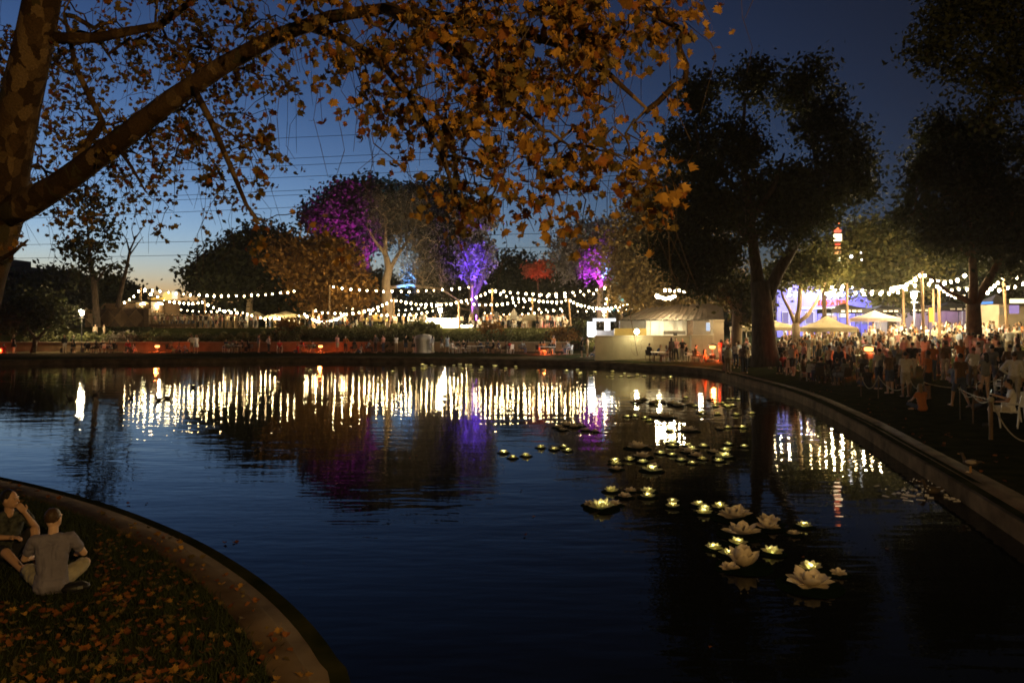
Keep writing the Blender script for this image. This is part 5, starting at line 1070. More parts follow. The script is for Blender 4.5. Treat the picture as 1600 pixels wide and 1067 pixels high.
# ------------------------------------------------------------------ people
PENDING = []
def remesh(mb, voxel, name, smooth=2):
    me = mb.mesh(name, []); o = link('_tmp', me); m = o.modifiers.new('r', 'REMESH'); m.mode = 'VOXEL'; m.voxel_size = voxel
    if smooth: s = o.modifiers.new('s', 'SMOOTH'); s.factor = .5; s.iterations = smooth
    dg = bpy.context.evaluated_depsgraph_get(); r = bpy.data.meshes.new_from_object(o.evaluated_get(dg)); r.name = name
    r.polygons.foreach_set('use_smooth', [True]*len(r.polygons)); bpy.data.objects.remove(o); bpy.data.meshes.remove(me); return r
V3 = Vector
def J(**k): return {a: V3(b) for a, b in k.items()}
def both(d, **k):
    for a, (x, y, z) in k.items(): d[a+'L'] = V3((x, y, z)); d[a+'R'] = V3((-x, y, z))
    return d
def pose(kind):
    if kind.startswith('stand'):
        j = J(pel=(0,0,.96), che=(0,.0,1.27), nek=(0,.012,1.47), hed=(0,-.012,1.615)); both(j, sh=(.175,.005,1.405), el=(.235,.03,1.13), wr=(.235,-.05,.89), hip=(.088,0,.92), kn=(.10,-.015,.50), an=(.105,.02,.085), to=(.125,-.14,.03))
        if kind == 'stand_drink': j['elR'] = V3((-.24,-.02,1.14)); j['wrR'] = V3((-.13,-.25,1.22))
        if kind == 'stand_phone': j['elL'] = V3((.23,-.05,1.13)); j['wrL'] = V3((.08,-.27,1.22)); j['elR'] = V3((-.23,-.05,1.13)); j['wrR'] = V3((-.06,-.28,1.19)); j['hed'] += V3((0,-.04,-.01))
        if kind == 'stand_hip': j['elL'] = V3((.36,.06,1.16)); j['wrL'] = V3((.19,-.02,1.0)); j['knL'] += V3((.03,-.03,0)); j['anL'] += V3((.06,-.02,0)); j['toL'] += V3((.09,-.02,0))
        if kind == 'stand_walk': j['knL'] += V3((0,-.16,.02)); j['anL'] += V3((0,-.26,.0)); j['toL'] += V3((0,-.25,.03)); j['knR'] += V3((0,.06,-.01)); j['anR'] += V3((0,.26,.04)); j['toR'] += V3((0,.27,.0)); j['wrL'] += V3((0,.16,.02)); j['elL'] += V3((0,.10,0)); j['wrR'] += V3((0,-.16,.05))
    elif kind.startswith('chair'):
        j = J(pel=(0,.03,.53), che=(0,.07,.85), nek=(0,.06,1.06), hed=(0,.02,1.20)); both(j, sh=(.175,.07,.99), el=(.245,-.03,.73), wr=(.15,-.26,.70), hip=(.09,0,.50), kn=(.12,-.43,.50), an=(.12,-.42,.085), to=(.135,-.57,.03))
        if kind == 'chair_lean': j['che'] += V3((0,-.14,-.02)); j['nek'] += V3((0,-.24,-.05)); j['hed'] += V3((0,-.28,-.06)); j['shL'] += V3((0,-.2,-.04)); j['shR'] += V3((0,-.2,-.04)); j['elL'] += V3((0,-.24,-.05)); j['elR'] += V3((0,-.24,-.05)); j['wrL'] += V3((-.05,-.24,.02)); j['wrR'] += V3((.05,-.24,.16))
        if kind == 'chair_phone': j['elR'] = V3((-.24,-.06,.76)); j['wrR'] = V3((-.10,-.34,.86)); j['hed'] += V3((0,-.04,-.01))
    elif kind == 'ground_cross':
        j = J(pel=(0,.02,.14), che=(0,-.02,.46), nek=(0,-.06,.675), hed=(0,-.10,.815)); both(j, sh=(.18,-.035,.60), el=(.29,-.15,.38), wr=(.22,-.36,.33), hip=(.09,0,.13), kn=(.29,-.29,.23), an=(-.06,-.40,.09), to=(-.17,-.43,.05))
        j['anR'] = V3((.10,-.33,.09)); j['toR'] = V3((.22,-.36,.05))
    elif kind == 'ground_knee':
        j = J(pel=(0,0,.13), che=(0,-.03,.45), nek=(0,-.07,.66), hed=(0,-.10,.80)); both(j, sh=(.18,-.05,.59), el=(.22,-.28,.42), wr=(.09,-.28,.64), hip=(.09,-.02,.13), kn=(.17,-.36,.42), an=(.13,-.50,.085), to=(.14,-.65,.04))
        j['elR'] = V3((-.25,-.2,.40)); j['wrR'] = V3((-.12,-.40,.40)); j['knR'] = V3((-.19,-.44,.24)); j['anR'] = V3((-.17,-.86,.08)); j['toR'] = V3((-.18,-1.0,.07))
    else:   # ground_lean
        j = J(pel=(0,0,.13), che=(0,.10,.44), nek=(0,.13,.66), hed=(0,.10,.80)); both(j, sh=(.18,.12,.59), el=(.26,.26,.33), wr=(.25,.36,.06), hip=(.09,-.02,.13), kn=(.12,-.38,.40), an=(.13,-.66,.085), to=(.14,-.82,.05))
        j['knR'] = V3((-.16,-.42,.16)); j['anR'] = V3((-.14,-.82,.08)); j['toR'] = V3((-.16,-.9,.18))
    return j
def hand(b, el, wr, s=1.0, curl=.5, r=.0098):
    d = (wr-el).normalized(); up = V3((0,0,1)) if abs(d.z) < .8 else V3((0,-1,0)); sd = d.cross(up).normalized(); nm = sd.cross(d)
    pc = wr+d*.045*s; b.cap(wr-d*.02, wr+d*.02, .026*s, .03*s, 8)
    for k in range(4):
        o = sd*(.033-.022*k)*s; L = (.060,.070,.066,.050)[k]*s; k0 = wr+d*.03*s+o*.7; k1 = wr+d*.085*s+o; k2 = k1+d*L*.6*math.cos(curl*.6)-nm*L*.6*math.sin(curl*.6); k3 = k2+d*L*.5*math.cos(curl*1.6)-nm*L*.5*math.sin(curl*1.6)
        b.cap(k0, k1, .013*s, .0115*s, 6); b.cap(k1, k2, r*s, r*.93*s, 6); b.cap(k2, k3, r*.93*s, r*.8*s, 6)
    th = wr+d*.02*s+sd*.03*s; t1 = th+(d*.6+sd*.75)*.04*s; t2 = t1+(d*.95+sd*.1-nm*.3)*.035*s; b.cap(th, t1, .015*s, .012*s, 6); b.cap(t1, t2, .0115*s, .009*s, 6)
def person_prims(kind, fem=False, yaw=0.0, detail=False, hair='short', sleeve=.55, legs='long', dress=False):
    j = pose(kind); f = .90 if fem else 1.0
    for q in ('sh','el','wr'):
        for s_ in 'LR': j[q+s_].x *= f
    B, T, L_, H = MB(), MB(), MB(), MB()
    Rz = Matrix.Rotation(yaw, 3, 'Z'); hp = lambda x, y, z: j['hed']+Rz @ V3((x, y, z))
    # torso, neck, head
    def torso(b, g):
        for s_ in (-1, 1):
            b.cap(j['pel']+V3((s_*.062,0,0)), j['pel'].lerp(j['che'],.5)+V3((s_*.048,0,0)), .098+g, .088*(.95 if fem else 1.05)+g, 12); b.cap(j['pel'].lerp(j['che'],.5)+V3((s_*.048,0,0)), j['che']+V3((s_*.068*f,0,.02)), .088+g, .098*f+g, 12)
            b.cap(j['che']+V3((s_*.07,0,.02)), j['shL' if s_ > 0 else 'shR'].lerp(j['nek'],.25)-V3((0,0,.02)), .095*f+g, .055+g, 10)
        b.cap(j['shL'], j['shR'], .052+g, .052+g, 10)
        if fem:
            for s_ in (-1, 1): b.ell(j['che']+V3((s_*.065,-.07,.0)), .06+g)
    torso(B, 0); B.cap(j['nek']-V3((0,0,.05)), j['hed']+V3((0,.015,-.05)), .055*f, .05*f, 10)
    B.ell(j['hed'], (.075,.092,.112), 14, 10, Rz); B.ell(hp(0,-.035,-.055), (.054,.055,.058), 12, 8, Rz)
    B.cap(hp(0,-.09,.012), hp(0,-.108,-.025), .010, .015, 6)
    for s_ in (-1, 1): B.ell(hp(s_*.077,.01,-.01), (.012,.022,.032), 8, 6, Rz); B.ell(hp(s_*.032,-.078,.026), (.022,.014,.009), 8, 6, Rz)
    B.ell(hp(0,-.088,-.060), (.024,.010,.010), 8, 6, Rz)
    for s_ in 'LR':
        B.cap(j['sh'+s_], j['el'+s_], .050*f, .038*f, 10); B.cap(j['el'+s_], j['wr'+s_], .039*f, .026*f, 10); hand(B, j['el'+s_], j['wr'+s_], .95*f, .6, .0098 if detail else .0115)
        B.cap(j['hip'+s_], j['kn'+s_], .086, .055, 12); B.cap(j['kn'+s_], j['an'+s_], .056, .036, 10); B.cap(j['an'+s_]+V3((0,.02,-.03)), j['to'+s_], .040, .030, 8)
        T.cap(j['sh'+s_], j['sh'+s_].lerp(j['el'+s_], min(1,sleeve)), .066*f, .060*f, 10)
        if sleeve > 1: T.cap(j['el'+s_], j['el'+s_].lerp(j['wr'+s_], .92), .054*f, .042*f, 10)
        if not dress:
            L_.cap(j['hip'+s_], j['kn'+s_] if legs == 'long' else j['hip'+s_].lerp(j['kn'+s_], .88), .100, .068 if legs == 'long' else .080, 12)
            if legs == 'long': L_.cap(j['kn'+s_], j['kn'+s_].lerp(j['an'+s_], .95), .068, .052, 10)
    torso(T, .014)
    if not kind.startswith('stand'): T.cap(j['pel']+V3((-.065,.012,-.02)), j['pel']+V3((.065,.012,-.02)), .120, .120, 12)
    if dress:
        if kind.startswith('stand'): L_.lathe([(.02,.0),(.15,-.02),(.19,-.15),(.24,-.45),(.235,-.452),(.02,-.40)], 16, (0,0,j['pel'].z+.06))
        else:
            for s_ in 'LR': L_.cap(j['hip'+s_], j['hip'+s_].lerp(j['kn'+s_], .95), .11, .10, 12)
            L_.cap(j['hipL'].lerp(j['knL'],.9), j['hipR'].lerp(j['knR'],.9), .09, .09, 10)
    else: L_.cap(j['pel']+V3((-.06,0,-.01)), j['pel']+V3((.06,0,-.01)), .112, .112, 12)
    H.ell(hp(0,.024,.034), (.083,.088,.096), 14, 10, Rz); 
    if hair == 'long': H.cap(hp(0,.055,.0), hp(0,.075,-.20), .075, .06, 10); H.cap(hp(.06,.03,-.02), hp(.065,.03,-.17), .035, .028, 8); H.cap(hp(-.06,.03,-.02), hp(-.065,.03,-.17), .035, .028, 8)
    elif hair == 'bun': H.ell(hp(0,.095,.06), .045)
    elif hair == 'cap': H.add([hp(x,y,z) for x,y,z in ((-.07,-.06,.055),(.07,-.06,.055),(.06,-.165,.04),(-.06,-.165,.04),(-.07,-.06,.07),(.07,-.06,.07),(.06,-.165,.05),(-.06,-.165,.05))], [(0,1,2,3),(7,6,5,4),(0,4,5,1),(1,5,6,2),(2,6,7,3),(3,7,4,0)])
    S_ = MB()
    for s_ in 'LR': S_.cap(j['an'+s_]+V3((0,.025,-.035)), j['to'+s_], .048, .038, 8)
    return B, T, L_, H, S_, j
def cut_hair(H, j, yaw): return H
# colours
SKINS = [mat('skin_tan', (.42,.25,.16), .6, .1, 4), mat('skin_light', (.55,.36,.26), .6, .1, 4), mat('skin_brown', (.22,.12,.07), .6, .1, 4)]
HAIRM = [mat('hair_black', (.012,.010,.009), .5), mat('hair_brown', (.05,.028,.014), .5), mat('hair_fair', (.24,.16,.08), .5)]
TOPS = {'white': (.74,.72,.68), 'cream': (.6,.52,.38), 'black': (.014,.014,.015), 'navy': (.02,.03,.08), 'grey': (.2,.2,.2), 'red': (.4,.03,.03), 'orange': (.5,.17,.05), 'pale blue': (.34,.42,.55), 'olive': (.12,.12,.05), 'pink': (.55,.27,.27), 'brown': (.14,.08,.045), 'yellow': (.6,.42,.10)}
TM = {k: mat('cloth_'+k.replace(' ', '_'), c, .85, .12, 7, .003) for k, c in TOPS.items()}
BM = [mat('cloth_dark_trousers', (.02,.02,.024), .85), mat('cloth_denim', (.06,.08,.14), .85), mat('cloth_khaki', (.3,.23,.14), .85), mat('cloth_pale_shorts', (.5,.46,.4), .85), mat('cloth_charcoal', (.05,.05,.052), .85)]
SHOE = mat('dark_shoes', (.03,.028,.025), .6)
SPECS = [('stand_down', False, .3, 'short', .55, 'long', False), ('stand_drink', False, -.4, 'short', .55, 'short', False), ('stand_phone', True, 0, 'long', .4, 'long', False), ('stand_hip', True, .5, 'long', .3, 'long', True), ('stand_walk', False, 0, 'cap', .55, 'short', False), ('stand_drink', True, .3, 'bun', .3, 'long', False), ('stand_down', True, -.5, 'long', 1.2, 'long', False), ('stand_hip', False, -.2, 'short', 1.2, 'long', False),
         ('chair_sit', False, .4, 'short', .55, 'short', False), ('chair_lean', True, -.3, 'long', .4, 'long', False), ('chair_lean', False, .2, 'short', 1.2, 'long', False), ('chair_phone', True, .2, 'long', .3, 'long', True), ('ground_cross', False, .3, 'short', .55, 'short', False), ('ground_lean', True, -.3, 'long', .3, 'short', False), ('ground_cross', True, -.4, 'long', .4, 'long', False)]
def make_person(sp, voxel, joined):
    B, T, L_, H, S_, j = person_prims(*[sp[0], sp[1], sp[2]], hair=sp[3], sleeve=sp[4], legs=sp[5], dress=sp[6])
    ms = [remesh(B, voxel, 'body', 2), remesh(T, voxel, 'top', 2), remesh(L_, voxel, 'trousers', 2), remesh(H, voxel, 'hair', 1)]
    if not joined: return ms
    bm = bmesh.new()
    for i, me in enumerate(ms):
        n0 = len(bm.faces); bm.from_mesh(me); bm.faces.ensure_lookup_table()
        for f in bm.faces[n0:]: f.material_index = i; f.smooth = True
    r = bpy.data.meshes.new('person'); bm.to_mesh(r); bm.free(); return r
NEARP = [make_person(sp, .017, False) for sp in SPECS]
FARP = [make_person(sp, .032, True) for sp in SPECS]
for ms in NEARP:
    for me in ms: me.materials.append(None)
for me in FARP:
    for _ in range(4): me.materials.append(None)
PEOPLE = []
def put_person(k, pos, rz, top, bottom, skin, hair, far, scale=1.0):
    mats = (SKINS[skin], TM[top], BM[bottom] if not SPECS[k][6] else TM[top], HAIRM[hair])
    if far:
        o = link('person', FARP[k]); o.location = pos; o.rotation_euler = (0,0,rz); o.scale = (scale,)*3
        for i, m in enumerate(mats): o.material_slots[i].link = 'OBJECT'; o.material_slots[i].material = m
    else:
        o = bpy.data.objects.new('person', None); COL.objects.link(o); o.location = pos; o.rotation_euler = (0,0,rz); o.scale = (scale,)*3
        for nm, me, m in zip(('body','top','skirt' if SPECS[k][6] else 'trousers','hair'), NEARP[k], mats):
            c = link(nm, me, o); c.material_slots[0].link = 'OBJECT'; c.material_slots[0].material = m
    o['category'] = 'person'; PEOPLE.append((o, k, top, SPECS[k], pos)); return o
STANDK = [i for i, s in enumerate(SPECS) if s[0].startswith('stand')]; CHAIRK = [i for i, s in enumerate(SPECS) if s[0].startswith('chair')]; GROUNDK = [i for i, s in enumerate(SPECS) if s[0].startswith('ground')]
# chairs and tables
m_chairp = m_plastic
CHD = {}; CH = {}
def chair_meshes():
    CH['seat'] = MB().box((0,0,.44), (.44,.42,.03)).mesh('seat', m_chairp); b = MB()
    b.add([(-.21,.2,.46),(.21,.2,.46),(.2,.27,.86),(-.2,.27,.86),(-.21,.225,.46),(.21,.225,.46),(.2,.295,.86),(-.2,.295,.86)], [(0,1,2,3),(7,6,5,4),(0,4,5,1),(1,5,6,2),(2,6,7,3),(3,7,4,0)]); CH['backrest'] = b.mesh('backrest', m_chairp)
    CH['leg'] = MB().tube([(0,0,0),(0,0,.44)], [.018,.026], 6).mesh('leg', m_chairp); CH['armrest'] = MB().tube([(0,-.18,.45),(0,-.16,.64),(0,.22,.66)], .02, 6).mesh('armrest', m_chairp)
chair_meshes()
m_chaird = mat('dark_brown_chair', (.05,.032,.02), .6)
for k_, m_ in CH.items():
    CHD[k_] = m_.copy(); CHD[k_].materials[0] = m_chaird
CHAIRS = []
def chair(pos, rz, label=None):
    dk = label is None and rp.random() < .72; C_ = CHD if dk else CH
    t = thing('garden_chair', label, 'chair', pos, rz, 'garden chairs in the crowd'); t['tint'] = 'dark' if dk else 'white'
    for nm in ('seat','backrest'): link(nm, C_[nm], t)
    for x in (-1, 1):
        o = link('armrest', C_['armrest'], t); o.location = (x*.23,0,0)
        for y in (-1, 1): o = link('leg', C_['leg'], t); o.location = (x*.2, y*.19, 0); o.rotation_euler = (y*-.10, x*.12, 0)
    CHAIRS.append((t, pos)); return t
TABLES = []
def table(pos, rz, w=1.5):
    t = thing('folding_table', None, 'table', pos, rz, 'folding tables among the crowd'); MB().box((0,0,.73), (w,.7,.035)).build('tabletop', m_plastic, t, False, False)
    for x in (-1, 1):
        for y in (-1, 1): MB().tube([(x*w*.44,y*.29,0),(x*w*.42,y*.29,.72)], .018, 6).build('leg', m_grey, t, False, False)
    TABLES.append((t, pos)); return t
rp = random.Random(21)
TC = ['white']*6+['cream']*3+['black']*5+['navy']*3+['grey']*3+['red']+['orange']*2+['pale blue']*2+['olive','pink','brown','yellow']
def rnd_person(k, pos, rz, far, top=None): return put_person(k, pos, rz, top or rp.choice(TC), rp.randrange(len(BM)), rp.choice((0,0,1,1,2)), rp.choice((0,0,0,1,1,2)), far, rp.uniform(.94,1.05))
# far path
fp = [(101,'s','black'),(115,'s','black'),(22,'s','black'),(6,'g','red'),(137,'c','black'),(150,'c','black'),(160,'c','black'),(171,'c','navy'),(178,'c','black'),(201,'c','red'),(208,'g','pink'),(265,'c','orange'),(281,'g','pink'),(290,'g','pink'),(300,'s','cream'),(307,'s','white'),(353,'c','navy'),(361,'c','grey'),(370,'c','black'),(378,'c','black'),(390,'c','black'),(404,'s','grey'),(420,'s','white'),(437,'c','red'),(466,'g','red'),(474,'c','red'),(484,'c','orange'),(490,'c','pink'),(527,'s','pink'),(540,'s','orange'),(553,'c','black'),(563,'g','white'),(575,'c','pale blue'),(587,'s','grey'),(599,'s','pink'),(619,'s','white'),(634,'s','black'),(646,'s','black'),(651,'s','olive'),(676,'s','grey'),(690,'s','black'),(699,'s','pale blue'),(707,'c','white'),(713,'c','black'),(724,'c','black'),(731,'c','brown'),(746,'c','brown'),(753,'c','navy'),(762,'c','black'),(770,'c','black'),(778,'c','navy'),(790,'c','brown'),(798,'c','red'),(815,'c','grey'),(842,'c','orange'),(850,'c','orange'),(857,'c','black'),(865,'s','orange'),(880,'g','grey'),(890,'c','grey'),(909,'s','black'),(918,'s','cream'),(930,'g','grey'),(950,'g','pale blue'),(968,'c','black'),(976,'g','brown'),(1015,'c','black'),(1027,'c','navy'),(1041,'c','grey'),(1049,'s','black'),(1056,'s','pink'),(1066,'s','black'),(1072,'c','black'),(1088,'c','olive'),(1126,'s','red'),(1134,'s','brown'),(1144,'s','brown'),(1103,'g','orange')]
for px, kd, col in fp:
    d = 72-max(0, px-760)*.034+rp.uniform(-1.0,1.0)
    if px > 1000: d = 57-max(0,px-1000)*.033+rp.uniform(-.4,.4)
    elif px > 900: d = min(d, 63)
    g_ = on_ground(px, d); k = rp.choice(STANDK if kd == 's' else CHAIRK if kd == 'c' else GROUNDK); rz = rp.uniform(-2.6,2.6) if kd != 's' else rp.uniform(-3.1,3.1)
    rnd_person(k, g_+Vector((0,0,.025)), rz, True, col)
    if kd == 'c': chair(g_+Vector((0,0,.025)), rz)
for px in (149,163):
    d = 79.5; rnd_person(rp.choice((0,1,5)), Vector(((px-HX)/F*d, d, terrace_z(d))), rp.uniform(-1,1), True, 'cream')
for px, d in ((745,70.5),(855,67.5),(1033,55.5),(480,72),(365,71.5),(160,72)): table(on_ground(px, d)+Vector((0,0,.025)), rp.uniform(-.3,.3))
# terrace crowd
tx = [rp.uniform(244,358) for _ in range(28)]+[rp.uniform(358,470) for _ in range(16)]+[rp.uniform(496,700) for _ in range(24)]+[rp.uniform(736,915) for _ in range(24)]
for px in tx:
    d = rp.uniform(89.5,97) if px < 360 else rp.uniform(88.5,98); k = rp.choice(STANDK if (px < 360 or rp.random() < .55) else CHAIRK); x = (px-HX)/F*d
    if x > XR-.5: d = 87.6; x = min(x, XR-.6)
    rz = rp.uniform(-3.1,3.1); rnd_person(k, Vector((x, d, terrace_z(d))), rz, True, rp.choice(['white','white','cream','cream','white','grey','black','pink','brown','pale blue','orange']))
    if k in CHAIRK: chair(Vector((x, d, terrace_z(d))), rz)
# right lawn crowd
taken = []
def free(p, r):
    if any((p-q).length < r for q in taken): return False
    taken.append(p); return True
def crowd(n, x0, x1, d0, d1, standp, cols, r=.62):
    c = 0; tries = 0
    while c < n and tries < 5000:
        tries += 1; px = rp.uniform(x0, x1); d = math.exp(rp.uniform(math.log(d0), math.log(d1))); g_ = on_ground(px, d)
        if kdist(g_.x, g_.y) < 2.2 or (abs(px-1193) < 30 and 39 < d < 45) or not free(g_.to_2d(), r): continue
        st = rp.random() < standp; k = rp.choice(STANDK) if st else rp.choice(CHAIRK+CHAIRK+GROUNDK); rz = rp.uniform(-3.1,3.1) if rp.random() < .4 else PI+rp.uniform(-.9,.9)
        rnd_person(k, g_, rz, d > 34, rp.choice(cols)); c += 1
        if k in CHAIRK: chair(g_, rz)
WT = ['white','white','white','cream','cream','pale blue','grey','pink','orange','black','yellow','navy','brown']
DK = ['black','black','navy','grey','white','brown','orange','red','olive','white','cream']
crowd(34, 1255, 1590, 47, 62, 1.0, WT); crowd(30, 1240, 1595, 36, 47, .8, WT); crowd(10, 1130, 1240, 40, 50, .8, DK)
crowd(24, 1290, 1600, 28, 36, .5, DK); crowd(9, 1205, 1330, 30, 38, .15, DK); crowd(8, 1390, 1600, 23.5, 27.5, .45, DK, .8)
# the rest of the crowd, smaller and behind those above, as one mass
def crowd_mass():
    names = ['white','white','cream','cream','grey','black','pink','pale blue','orange','brown']; mats = [TM[n] for n in names]+BM+HAIRM+SKINS; V = []; Fl = []; MI = []; off = 0
    cache = []
    for me in FARP[:8]:
        v = np.empty(len(me.vertices)*3, np.float32); me.vertices.foreach_get('co', v); q = [p for p in me.polygons]; cache.append((v.reshape(-1,3), np.array([list(p.vertices) for p in q if len(p.vertices) == 4]), np.array([p.material_index for p in q if len(p.vertices) == 4])))
    spots = []
    for _ in range(62): d = rp.uniform(89.3,95); px = rp.uniform(242,372); x = (px-HX)/F*d; spots.append((x, d, terrace_z(d)))
    for _ in range(74): d = rp.uniform(88.6,98); px = rp.uniform(372,915); x = (px-HX)/F*d; spots.append((min(x, XR-.6), d, terrace_z(d)))
    for _ in range(46): d = rp.uniform(43,54); px = rp.choice((rp.uniform(1128,1172), rp.uniform(1216,1262))); g_ = on_ground(px, d); spots.append(tuple(g_))
    for _ in range(150): d = rp.uniform(40,66); px = rp.uniform(1225,1600); g_ = on_ground(px, d); spots.append(tuple(g_))
    for x, y, z in spots:
        v, f, m = cache[rp.randrange(8)]; a = rp.uniform(0,6.28); c, s_ = math.cos(a), math.sin(a); sc = rp.uniform(.93,1.05)
        V.append(np.stack((v[:,0]*c-v[:,1]*s_, v[:,0]*s_+v[:,1]*c, v[:,2]), 1)*sc+np.array((x,y,z))); Fl.append(f+off); off += len(v)
        mm = np.array([len(names)+len(BM)+len(HAIRM)+rp.randrange(3), rp.randrange(len(names)), len(names)+rp.randrange(len(BM)), len(names)+len(BM)+rp.randrange(3)]); MI.append(mm[m])
    me = npmesh('crowd', np.concatenate(V), np.concatenate(Fl), mats, True); me.polygons.foreach_set('material_index', np.concatenate(MI).astype(np.int32)); tag(link('crowd', me), kind='stuff')
crowd_mass()
# specific figures near the rope
for px, py, k, rz, col, bt in ((1282,600,10,2.6,'black',0),(1395,596,10,2.9,'black',0),(1425,592,0,2.9,'black',3),(1330,580,0,-2.4,'black',0),(1492,600,12,2.6,'pale blue',3),(1512,602,14,2.8,'pale blue',1),(1590,606,1,2.9,'grey',0),(1545,585,0,PI,'white',0),(1232,583,13,2.2,'white',0),(1262,590,12,2.0,'orange',0)):
    g_ = G(px, py, 14); taken.append(g_.to_2d()); put_person(k, g_, rz, col, bt, rp.choice((0,1)), rp.choice((0,1)), False)
    if k in CHAIRK: chair(g_, rz)
for px, py in ((1350,575),(1250,560),(1300,552),(1450,572),(1410,556),(1500,566)): table(G(px, py, 20), rp.uniform(-.6,.6))
# two sitters on the near lawn and the man with a phone at the right edge
from mathutils import noise as _nz
def rumple(me, amp, sc, zs=1.0):
    co = [v.co.copy() for v in me.vertices]; no = [v.normal.copy() for v in me.vertices]
    for v, c, n in zip(me.vertices, co, no):
        q = Vector((c.x*sc, c.y*sc, c.z*sc*zs)); k = _nz.noise(q)+.5*_nz.noise(q*2.3+Vector((4,1,7))); v.co = c+n*amp*(abs(k)*1.6-.45)
    me.update(); return me
def near_person(kind, fem, yaw, hair, sleeve, legs, pos, rz, mats, label, over=None, feet=False, scale=1.0):
    t = thing('person', label, 'person', pos, rz); t.scale = (scale,)*3
    B, T, L_, H, S_, j = person_prims(kind, fem, yaw, True, hair, sleeve, legs)
    o = link('body', remesh(B, .0065, 'body', 3), t); o.data.materials.append(mats[0])
    o = link('shirt', rumple(remesh(T, .008, 'shirt', 4), .016, 8.0, .6), t); o.data.materials.append(mats[1])
    o = link('shorts' if legs == 'short' else 'trousers', rumple(remesh(L_, .009, 'shorts', 4), .010, 9.0), t); o.data.materials.append(mats[2])
    o = link('hair', rumple(remesh(H, .006, 'hair', 1), .006, 34.0, .6), t); o.data.materials.append(mats[3])
    if feet: o = link('shoes', remesh(S_, .008, 'shoes', 2), t); o.data.materials.append(SHOE)
    Rz = Matrix.Rotation(yaw, 3, 'Z')
    for s_ in (-1, 1): MB().ell(j['hed']+Rz @ V3((s_*.030,-.079,.008)), .0105, 8, 6).build('eye', mat('eye_white', (.22,.2,.18), .3), t, True, False)
    return t, j
m_tee = mat('lavender_grey_tee', (.16,.15,.205), .9, .12, 6, .05, stretch=(1.3,1.3,.55)); m_floral = mat('dark_floral_shirt', (.006,.008,.01), .8, .2, 16, col2=(.07,.075,.065))
g_ = G(82, 924, 5); MAN = near_person('ground_cross', False, -.45, 'short', .62, 'short', g_-Vector((0,0,.02)), 3.55, (SKINS[1], m_tee, mat('khaki_shorts', (.30,.27,.20), .85), HAIRM[1]), 'person in a grey lavender tee sitting cross-legged with their back to the camera')[0]
g_ = G(-10, 897, 5)+Vector((-.12,.40,0)); near_person('ground_knee', False, .62, 'short', .5, 'short', g_, 1.0, (SKINS[0], m_floral, BM[0], HAIRM[0]), 'dark-haired person in a patterned shirt sitting on the lawn at the left edge')
bg = G(118, 930, 5); bt = thing('bag', 'small black bag lying beside the person in the lavender tee', 'bag', bg, .5)
bm_ = MB(); bm_.ell((0,0,.055), (.15,.09,.06), 14, 8); bm_.build('pouch', mat('black_nylon', (.012,.012,.014), .5), bt, True, False); MB().tube([(-.12,0,.08),(-.05,-.06,.13),(.06,-.05,.13),(.12,0,.08)], .010, 6).build('strap', m_black, bt, True, False); MB().box((.05,-.085,.07), (.05,.012,.03)).build('buckle', mat('steel_buckle', (.6,.6,.6), .3, metal=1.0), bt, False, False)
g_ = G(1576, 668, 10); PH = g_
near_person('chair_phone', False, .1, 'cap', .55, 'short', g_, -2.15, (SKINS[0], TM['white'], BM[3], HAIRM[0]), 'person in a white tee on a white chair holding a glowing phone at right edge', feet=True)
chair(g_, -2.15, 'white plastic chair under the person holding a glowing phone')
ph = thing('phone', 'glowing phone held by the seated person at the right edge', 'phone', Matrix.Rotation(-2.15,3,'Z') @ V3((-.085,-.43,.92))+g_, -2.15)
MB().box((0,0,0), (.08,.012,.16), rot=Matrix.Rotation(-.4,3,'X')).build('case', m_black, ph, False, False); MB().box((0,.008,.004), (.072,.004,.15), rot=Matrix.Rotation(-.4,3,'X')).build('screen', emat('phone_screen', (.85,.95,.75), 3), ph, False, False)
g2 = G(1612, 660, 10); near_person('chair_lean', True, .1, 'long', .4, 'long', g2, 2.3, (SKINS[1], TM['pink'], BM[1], HAIRM[1]), 'person in a pale pink top partly cut off by the right edge', feet=True); chair(g2, 2.3, 'white plastic chair at the very right edge of the picture')
# labels for everyone
POSE = lambda sp: 'standing' if sp[0].startswith('stand') else 'seated' if sp[0].startswith('chair') else 'sitting low'
def zone(pos):
    x, y = pix(pos)
    if pos.y > 86 and x < 920: return 'on terrace ' + ('right of the kiosk' if x < 360 else 'below the marquee' if x < 480 else 'near the yellow canopy' if x < 650 else 'by the wide white stall' if x < 745 else 'around the white parasol')
    if x < 1000 and pos.y > 55: return 'on far path ' + ('left of the first heater' if x < 246 else 'between the two left heaters' if x < 501 else 'left of the white bin' if x < 663 else 'right of the white bin' if x < 800 else 'near the low red heater' if x < 905 else 'before the cream wall')
    if x < 1160 and pos.y > 44: return 'beside the cream and orange walls'
    side = 'near pale forked tree' if x < 1240 else 'below blue stage' if x < 1360 else 'below black tents' if x < 1500 else 'around forked dark tree' if x < 1560 else 'at right edge'
    return ('in back lawn crowd ' if pos.y > 47 else 'in middle lawn crowd ' if pos.y > 34 else 'in front lawn crowd ')+side
labs = name_all(PEOPLE, lambda p: (p[2], POSE(p[3]), zone(p[4])), lambda p, k, o: ('%s%s-topped person %s %s' % (o, k[0].replace(' ', '-'), k[1], k[2])), lambda p: pix(p[4])[0])
for p, l in zip(PEOPLE, labs): p[0]['label'] = l; p[0]['group'] = 'festival crowd'
cs_ = [c for c in CHAIRS if not c[0].get('label')]
for c, l in zip(cs_, name_all(cs_, lambda c: (c[0]['tint'], zone(c[1])), lambda c, k, o: ('%s%s chair %s' % (o, k[0], k[1])), lambda c: pix(c[1])[0])): c[0]['label'] = l
